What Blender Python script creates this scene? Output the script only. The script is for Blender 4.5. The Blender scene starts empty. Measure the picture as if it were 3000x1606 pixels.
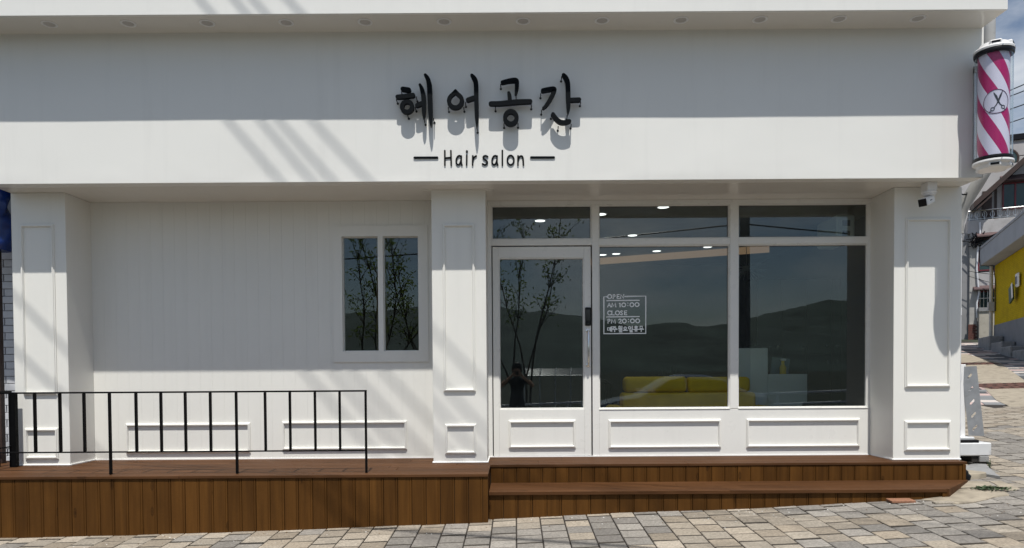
import bpy, bmesh, math, random
from math import sin, cos, pi, radians, sqrt, atan2, floor
from mathutils import Vector, Matrix, noise
from bpy_extras.object_utils import world_to_camera_view

S = bpy.context.scene
COL = S.collection
rnd = random.Random(7)

# ------------------------------------------------------------------ camera
cam_d = bpy.data.cameras.new('camera')
cam = bpy.data.objects.new('camera', cam_d)
COL.objects.link(cam)
cam_d.sensor_width = 36.0
cam_d.lens = 2083.0 / 3000.0 * 36.0
cam_d.shift_x = -0.00344
cam_d.shift_y = 0.11142
cam_d.clip_start = 0.05
cam_d.clip_end = 6000
cam.matrix_world = Matrix.Translation((0, 0, 1.5)) @ Matrix.Rotation(pi / 2 + radians(-1.3), 4, 'X') @ Matrix.Rotation(-0.0065, 4, 'Z')
S.camera = cam
S.render.resolution_x, S.render.resolution_y = 1024, 548

# ------------------------------------------------------------------ sky, sun, exposure
SUN_EL, SUN_ROT = radians(66.7), radians(180 - 2.9)
SKY_STRENGTH = 0.082
W = bpy.data.worlds.new('World')
S.world = W
W.use_nodes = True
nt = W.node_tree
nt.nodes.clear()
wo = nt.nodes.new('ShaderNodeOutputWorld')
bg = nt.nodes.new('ShaderNodeBackground')
sky = nt.nodes.new('ShaderNodeTexSky')
sky.sky_type = 'NISHITA'
sky.sun_disc = False
sky.sun_elevation = SUN_EL
sky.sun_rotation = SUN_ROT
sky.air_density, sky.dust_density, sky.ozone_density = 1.0, 0.9, 1.5
tc = nt.nodes.new('ShaderNodeTexCoord')
mp = nt.nodes.new('ShaderNodeMapping')
mp.inputs['Scale'].default_value = (1.0, 1.0, 2.2)
mp.inputs['Location'].default_value = (1.7, 0.4, 0.9)
cn = nt.nodes.new('ShaderNodeTexNoise')
cn.inputs['Scale'].default_value = 3.1
cn.inputs['Detail'].default_value = 7
cn.inputs['Roughness'].default_value = 0.56
cr = nt.nodes.new('ShaderNodeValToRGB')
cr.color_ramp.elements[0].position = 0.47
cr.color_ramp.elements[1].position = 0.70
mx = nt.nodes.new('ShaderNodeMix')
mx.data_type = 'RGBA'
mx.inputs[7].default_value = (8.5, 8.9, 9.4, 1)
nt.links.new(tc.outputs['Generated'], mp.inputs['Vector'])
nt.links.new(mp.outputs['Vector'], cn.inputs['Vector'])
nt.links.new(cn.outputs['Fac'], cr.inputs['Fac'])
nt.links.new(cr.outputs['Color'], mx.inputs[0])
nt.links.new(sky.outputs['Color'], mx.inputs[6])
nt.links.new(mx.outputs[2], bg.inputs['Color'])
bg.inputs['Strength'].default_value = SKY_STRENGTH
nt.links.new(bg.outputs['Background'], wo.inputs['Surface'])

SUN_DIR = Vector((-0.05, 1.0, -2.33)).normalized()      # the way the light travels
sun_d = bpy.data.lights.new('sun', 'SUN')
sun_d.energy = 4.6
sun_d.angle = radians(0.53)
sun_d.color = (1.0, 0.966, 0.905)
sun = bpy.data.objects.new('sun', sun_d)
COL.objects.link(sun)
sun.location = (0, -10, 25)
sun.rotation_euler = SUN_DIR.to_track_quat('-Z', 'Y').to_euler()

vs = S.view_settings
vs.view_transform = 'Standard'
vs.look = 'None'
vs.gamma = 1.0
vs.use_curve_mapping = False
vs.exposure = 0.1
S.cycles.max_bounces = 10
S.cycles.transparent_max_bounces = 16
S.cycles.sample_clamp_indirect = 4.0
S.cycles.use_denoising = True

# ------------------------------------------------------------------ traced lettering, metres on the wall
HANGUL={
'hye':( [[(-0.9712, 3.9857, 0.0197), (-0.919, 3.9769, 0.0205)], [(-1.0171, 3.9172, 0.0189), (-0.9523, 3.923, 0.0197), (-0.8836, 3.9311, 0.0205)], [(-0.847, 3.8442, 0.0189), (-0.8007, 3.8617, 0.0197)], [(-0.8211, 4.0226, 0.011), (-0.8065, 3.994, 0.0173), (-0.796, 3.9552, 0.0197), (-0.7901, 3.9127, 0.0197), (-0.7884, 3.8508, 0.0189), (-0.7889, 3.7889, 0.0173), (-0.7893, 3.7502, 0.0126), (-0.7895, 3.7269, 0.0047)], [(-0.7735, 4.1081, 0.0126), (-0.7542, 4.0825, 0.0181), (-0.7421, 4.0438, 0.0213), (-0.737, 3.9974, 0.0213), (-0.7354, 3.9278, 0.0213), (-0.7336, 3.8659, 0.0205), (-0.7312, 3.7885, 0.0197), (-0.7293, 3.7343, 0.0173), (-0.7282, 3.6878, 0.011), (-0.7277, 3.6584, 0.0039)]] , [[(-0.9354, 3.8974), (-0.9246, 3.8963), (-0.9141, 3.8934), (-0.9043, 3.8886), (-0.8954, 3.8821), (-0.8878, 3.8741), (-0.8817, 3.8649), (-0.8772, 3.8547), (-0.8745, 3.8439), (-0.8736, 3.8328), (-0.8747, 3.8216), (-0.8776, 3.8108), (-0.8823, 3.8007), (-0.8886, 3.7916), (-0.8964, 3.7837), (-0.9054, 3.7773), (-0.9153, 3.7727), (-0.9258, 3.7698), (-0.9367, 3.7689), (-0.9475, 3.77), (-0.958, 3.7729), (-0.9678, 3.7777), (-0.9767, 3.7842), (-0.9843, 3.7922), (-0.9905, 3.8014), (-0.995, 3.8116), (-0.9977, 3.8224), (-0.9985, 3.8336), (-0.9974, 3.8447), (-0.9945, 3.8555), (-0.9898, 3.8656), (-0.9835, 3.8747), (-0.9757, 3.8826), (-0.9667, 3.889), (-0.9568, 3.8936), (-0.9463, 3.8965)], [(-0.9358, 3.8602), (-0.9313, 3.8598), (-0.927, 3.8586), (-0.9229, 3.8566), (-0.9193, 3.854), (-0.9161, 3.8507), (-0.9136, 3.8469), (-0.9118, 3.8428), (-0.9106, 3.8383), (-0.9103, 3.8338), (-0.9107, 3.8292), (-0.9119, 3.8248), (-0.9139, 3.8206), (-0.9165, 3.8169), (-0.9197, 3.8137), (-0.9234, 3.8111), (-0.9275, 3.8092), (-0.9318, 3.808), (-0.9363, 3.8076), (-0.9408, 3.808), (-0.9451, 3.8093), (-0.9492, 3.8112), (-0.9528, 3.8139), (-0.9559, 3.8171), (-0.9585, 3.8209), (-0.9603, 3.8251), (-0.9615, 3.8295), (-0.9618, 3.8341), (-0.9614, 3.8387), (-0.9602, 3.8431), (-0.9582, 3.8472), (-0.9556, 3.851), (-0.9524, 3.8542), (-0.9487, 3.8568), (-0.9446, 3.8587), (-0.9403, 3.8599)]] , [(-1.029, 3.9003), (-0.8548, 3.9193), (-0.9831, 3.9642), (-0.8635, 3.8296), (-0.932, 3.7666), (-0.7842, 3.7114), (-0.7044, 3.7295)] ),
'eo':( [[(-0.4002, 3.887, 0.0189), (-0.3673, 3.8983, 0.0197), (-0.336, 3.9074, 0.0197)], [(-0.3649, 4.1016, 0.0134), (-0.3487, 4.0814, 0.0197), (-0.3333, 4.0527, 0.0213), (-0.3281, 4.0179, 0.0205), (-0.3279, 3.9406, 0.0197), (-0.3264, 3.8323, 0.0189), (-0.3247, 3.7549, 0.0181), (-0.3236, 3.693, 0.0134), (-0.3248, 3.6426, 0.0039)]] , [[(-0.5094, 3.982), (-0.4989, 3.9744), (-0.4861, 3.9596), (-0.473, 3.9474), (-0.4617, 3.938), (-0.4525, 3.9283), (-0.4451, 3.9174), (-0.4396, 3.9054), (-0.4364, 3.8926), (-0.4353, 3.8794), (-0.4366, 3.8663), (-0.4401, 3.8535), (-0.4457, 3.8416), (-0.4533, 3.8308), (-0.4626, 3.8215), (-0.4733, 3.814), (-0.4852, 3.8085), (-0.4979, 3.8052), (-0.5109, 3.8041), (-0.5239, 3.8053), (-0.5365, 3.8088), (-0.5483, 3.8145), (-0.5589, 3.8222), (-0.5681, 3.8316), (-0.5755, 3.8424), (-0.5809, 3.8545), (-0.5841, 3.8672), (-0.5852, 3.8804), (-0.5839, 3.8936), (-0.5804, 3.9063), (-0.5748, 3.9182), (-0.5672, 3.929), (-0.5578, 3.9386), (-0.5464, 3.9479), (-0.5331, 3.9599), (-0.52, 3.9745)], [(-0.5106, 3.9348), (-0.5051, 3.9315), (-0.4984, 3.925), (-0.4916, 3.9192), (-0.4857, 3.9142), (-0.4809, 3.9089), (-0.477, 3.9029), (-0.4742, 3.8963), (-0.4725, 3.8893), (-0.472, 3.882), (-0.4726, 3.8748), (-0.4745, 3.8677), (-0.4774, 3.8612), (-0.4813, 3.8552), (-0.4862, 3.8501), (-0.4918, 3.846), (-0.498, 3.8429), (-0.5046, 3.8411), (-0.5114, 3.8405), (-0.5181, 3.8412), (-0.5247, 3.8431), (-0.5308, 3.8462), (-0.5364, 3.8504), (-0.5411, 3.8556), (-0.545, 3.8616), (-0.5478, 3.8682), (-0.5495, 3.8752), (-0.55, 3.8825), (-0.5494, 3.8898), (-0.5476, 3.8968), (-0.5446, 3.9034), (-0.5407, 3.9093), (-0.5357, 3.9145), (-0.5298, 3.9194), (-0.5229, 3.9251), (-0.5161, 3.9316)]] , [(-0.5747, 3.8246), (-0.4381, 3.8253), (-0.4237, 3.867), (-0.3217, 3.6403)] ),
'gong':( [[(-0.0971, 4.0373, 0.0165), (-0.0385, 4.0516, 0.0189), (0.0177, 4.0574, 0.0213), (0.0301, 4.045, 0.0197), (0.0299, 4.0079, 0.0181), (0.0257, 3.9693, 0.0157), (0.0193, 3.9368, 0.011)], [(-0.0431, 3.9465, 0.0134), (-0.0362, 3.9233, 0.0181), (-0.0334, 3.8846, 0.0181)], [(-0.2006, 3.8547, 0.0189), (-0.1179, 3.8542, 0.0205), (-0.0398, 3.8622, 0.0213), (0.0383, 3.8687, 0.0213), (0.1445, 3.8711, 0.0197)]] , [[(-0.0253, 3.8056), (-0.0134, 3.8044), (-0.0018, 3.801), (0.009, 3.7954), (0.0187, 3.788), (0.0271, 3.7787), (0.0339, 3.7681), (0.0389, 3.7563), (0.0419, 3.7438), (0.0429, 3.7309), (0.0418, 3.718), (0.0386, 3.7055), (0.0335, 3.6937), (0.0265, 3.6832), (0.018, 3.6741), (0.0081, 3.6667), (-0.0028, 3.6613), (-0.0144, 3.658), (-0.0263, 3.6569), (-0.0382, 3.6582), (-0.0498, 3.6616), (-0.0606, 3.6671), (-0.0704, 3.6746), (-0.0788, 3.6839), (-0.0856, 3.6945), (-0.0906, 3.7063), (-0.0936, 3.7188), (-0.0945, 3.7317), (-0.0934, 3.7446), (-0.0902, 3.7571), (-0.0851, 3.7689), (-0.0781, 3.7794), (-0.0696, 3.7885), (-0.0597, 3.7959), (-0.0488, 3.8013), (-0.0372, 3.8046)], [(-0.0256, 3.7646), (-0.0199, 3.7641), (-0.0144, 3.7625), (-0.0092, 3.76), (-0.0046, 3.7567), (-0.0005, 3.7525), (0.0027, 3.7478), (0.0051, 3.7425), (0.0065, 3.7369), (0.007, 3.7311), (0.0065, 3.7253), (0.0049, 3.7197), (0.0025, 3.7145), (-0.0008, 3.7097), (-0.0049, 3.7057), (-0.0096, 3.7024), (-0.0148, 3.6999), (-0.0203, 3.6985), (-0.026, 3.698), (-0.0317, 3.6985), (-0.0372, 3.7001), (-0.0424, 3.7026), (-0.0471, 3.7059), (-0.0511, 3.7101), (-0.0543, 3.7148), (-0.0567, 3.7201), (-0.0581, 3.7257), (-0.0586, 3.7315), (-0.0581, 3.7373), (-0.0565, 3.7429), (-0.0541, 3.7481), (-0.0508, 3.7529), (-0.0467, 3.7569), (-0.042, 3.7602), (-0.0368, 3.7627), (-0.0313, 3.7641)]] , [(-0.1128, 4.0227), (0.0215, 3.919), (-0.161, 3.8274), (0.1552, 3.8431), (-0.0863, 3.6798), (0.0371, 3.6813)] ),
'gan':( [[(0.2574, 3.9639, 0.0189), (0.3121, 3.9752, 0.0197), (0.3605, 3.9803, 0.0197), (0.3549, 3.9556, 0.0189), (0.3233, 3.89, 0.0181), (0.2879, 3.8361, 0.0157), (0.2604, 3.8115, 0.0118)], [(0.4391, 4.098, 0.0165), (0.4592, 4.0747, 0.0205), (0.4731, 4.0398, 0.0213), (0.4776, 3.9973, 0.0205), (0.478, 3.92, 0.0205), (0.48, 3.8503, 0.0189), (0.4797, 3.7962, 0.015), (0.4764, 3.7614, 0.0055)], [(0.4911, 3.8812, 0.0189), (0.5738, 3.8838, 0.0189)], [(0.3445, 3.7599, 0.0165), (0.3592, 3.7335, 0.0189), (0.3848, 3.7039, 0.0197), (0.4159, 3.6866, 0.0205), (0.4511, 3.6856, 0.0197), (0.4863, 3.697, 0.0181)]] , None , [(0.4218, 4.0865), (0.2377, 3.9401), (0.244, 3.7954), (0.5878, 3.8682), (0.4693, 3.7498), (0.3296, 3.7569), (0.39, 3.6535), (0.5041, 3.6721)] ),
}
ENGLISH={
'H': [[(-0.6146, 3.4696, 0.0072), (-0.6149, 3.343, 0.0072)], [(-0.5607, 3.4692, 0.0072), (-0.5587, 3.3411, 0.0072)], [(-0.6143, 3.4044, 0.0072), (-0.5597, 3.4095, 0.0072)]] ,
'a': [[(-0.4694, 3.4168, 0.0072), (-0.4827, 3.4263, 0.0072), (-0.501, 3.4186, 0.0072), (-0.5123, 3.3958, 0.0072), (-0.5149, 3.3683, 0.0072), (-0.5071, 3.3486, 0.0072), (-0.4937, 3.343, 0.0072), (-0.4794, 3.3563, 0.0072), (-0.4712, 3.3838, 0.0072)], [(-0.4685, 3.4215, 0.0072), (-0.4704, 3.3838, 0.0072), (-0.469, 3.3602, 0.0072), (-0.4636, 3.3421, 0.0072)]] ,
'i': [[(-0.4194, 3.429, 0.0072), (-0.4217, 3.3418, 0.0072)], [(-0.4183, 3.4636, 0.0096), (-0.4183, 3.4597, 0.0096)]] ,
'r': [[(-0.3664, 3.4224, 0.0072), (-0.3686, 3.3414, 0.0072)], [(-0.3675, 3.3792, 0.0072), (-0.3554, 3.4105, 0.0072), (-0.3363, 3.4222, 0.0072)]] ,
's': [[(-0.235, 3.4153, 0.0072), (-0.2532, 3.4248, 0.0072), (-0.273, 3.4171, 0.0072), (-0.274, 3.3982, 0.0072), (-0.2495, 3.3839, 0.0072), (-0.2354, 3.3681, 0.0072), (-0.2419, 3.3485, 0.0072), (-0.2617, 3.3415, 0.0072), (-0.2799, 3.3511, 0.0072)]] ,
'a2': [[(-0.1511, 3.4147, 0.0072), (-0.1645, 3.4243, 0.0072), (-0.1828, 3.4165, 0.0072), (-0.194, 3.3938, 0.0072), (-0.1966, 3.3663, 0.0072), (-0.1888, 3.3466, 0.0072), (-0.1754, 3.341, 0.0072), (-0.1611, 3.3543, 0.0072), (-0.1529, 3.3817, 0.0072)], [(-0.1503, 3.4194, 0.0072), (-0.1522, 3.3817, 0.0072), (-0.1507, 3.3581, 0.0072), (-0.1453, 3.34, 0.0072)]] ,
'l': [[(-0.1033, 3.4679, 0.0072), (-0.1041, 3.3397, 0.0072)]] ,
'o': [[(-0.0009, 3.3823, 0.0072), (-0.0023, 3.37, 0.0072), (-0.0062, 3.3589, 0.0072), (-0.0122, 3.3498, 0.0072), (-0.0198, 3.3436, 0.0072), (-0.0283, 3.3409, 0.0072), (-0.037, 3.3419, 0.0072), (-0.0451, 3.3465, 0.0072), (-0.0519, 3.3543, 0.0072), (-0.0567, 3.3646, 0.0072), (-0.0592, 3.3765, 0.0072), (-0.0591, 3.3889, 0.0072), (-0.0565, 3.4008, 0.0072), (-0.0515, 3.411, 0.0072), (-0.0446, 3.4187, 0.0072), (-0.0365, 3.4232, 0.0072), (-0.0278, 3.424, 0.0072), (-0.0193, 3.4212, 0.0072), (-0.0117, 3.415, 0.0072), (-0.0059, 3.4058, 0.0072), (-0.0021, 3.3946, 0.0072), (-0.0009, 3.3823, 0.0072)]] ,
'n': [[(0.0357, 3.4198, 0.0072), (0.0344, 3.3388, 0.0072)], [(0.0355, 3.3844, 0.0072), (0.046, 3.4119, 0.0072), (0.0658, 3.4212, 0.0072), (0.08, 3.4077, 0.0072), (0.0835, 3.3385, 0.0072)]] ,
'd1': [[(-0.8842, 3.41, 0.0096), (-0.6824, 3.4095, 0.0096)]] ,
'd2': [[(0.152, 3.4057, 0.0096), (0.3547, 3.4044, 0.0096)]] ,
}
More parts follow.
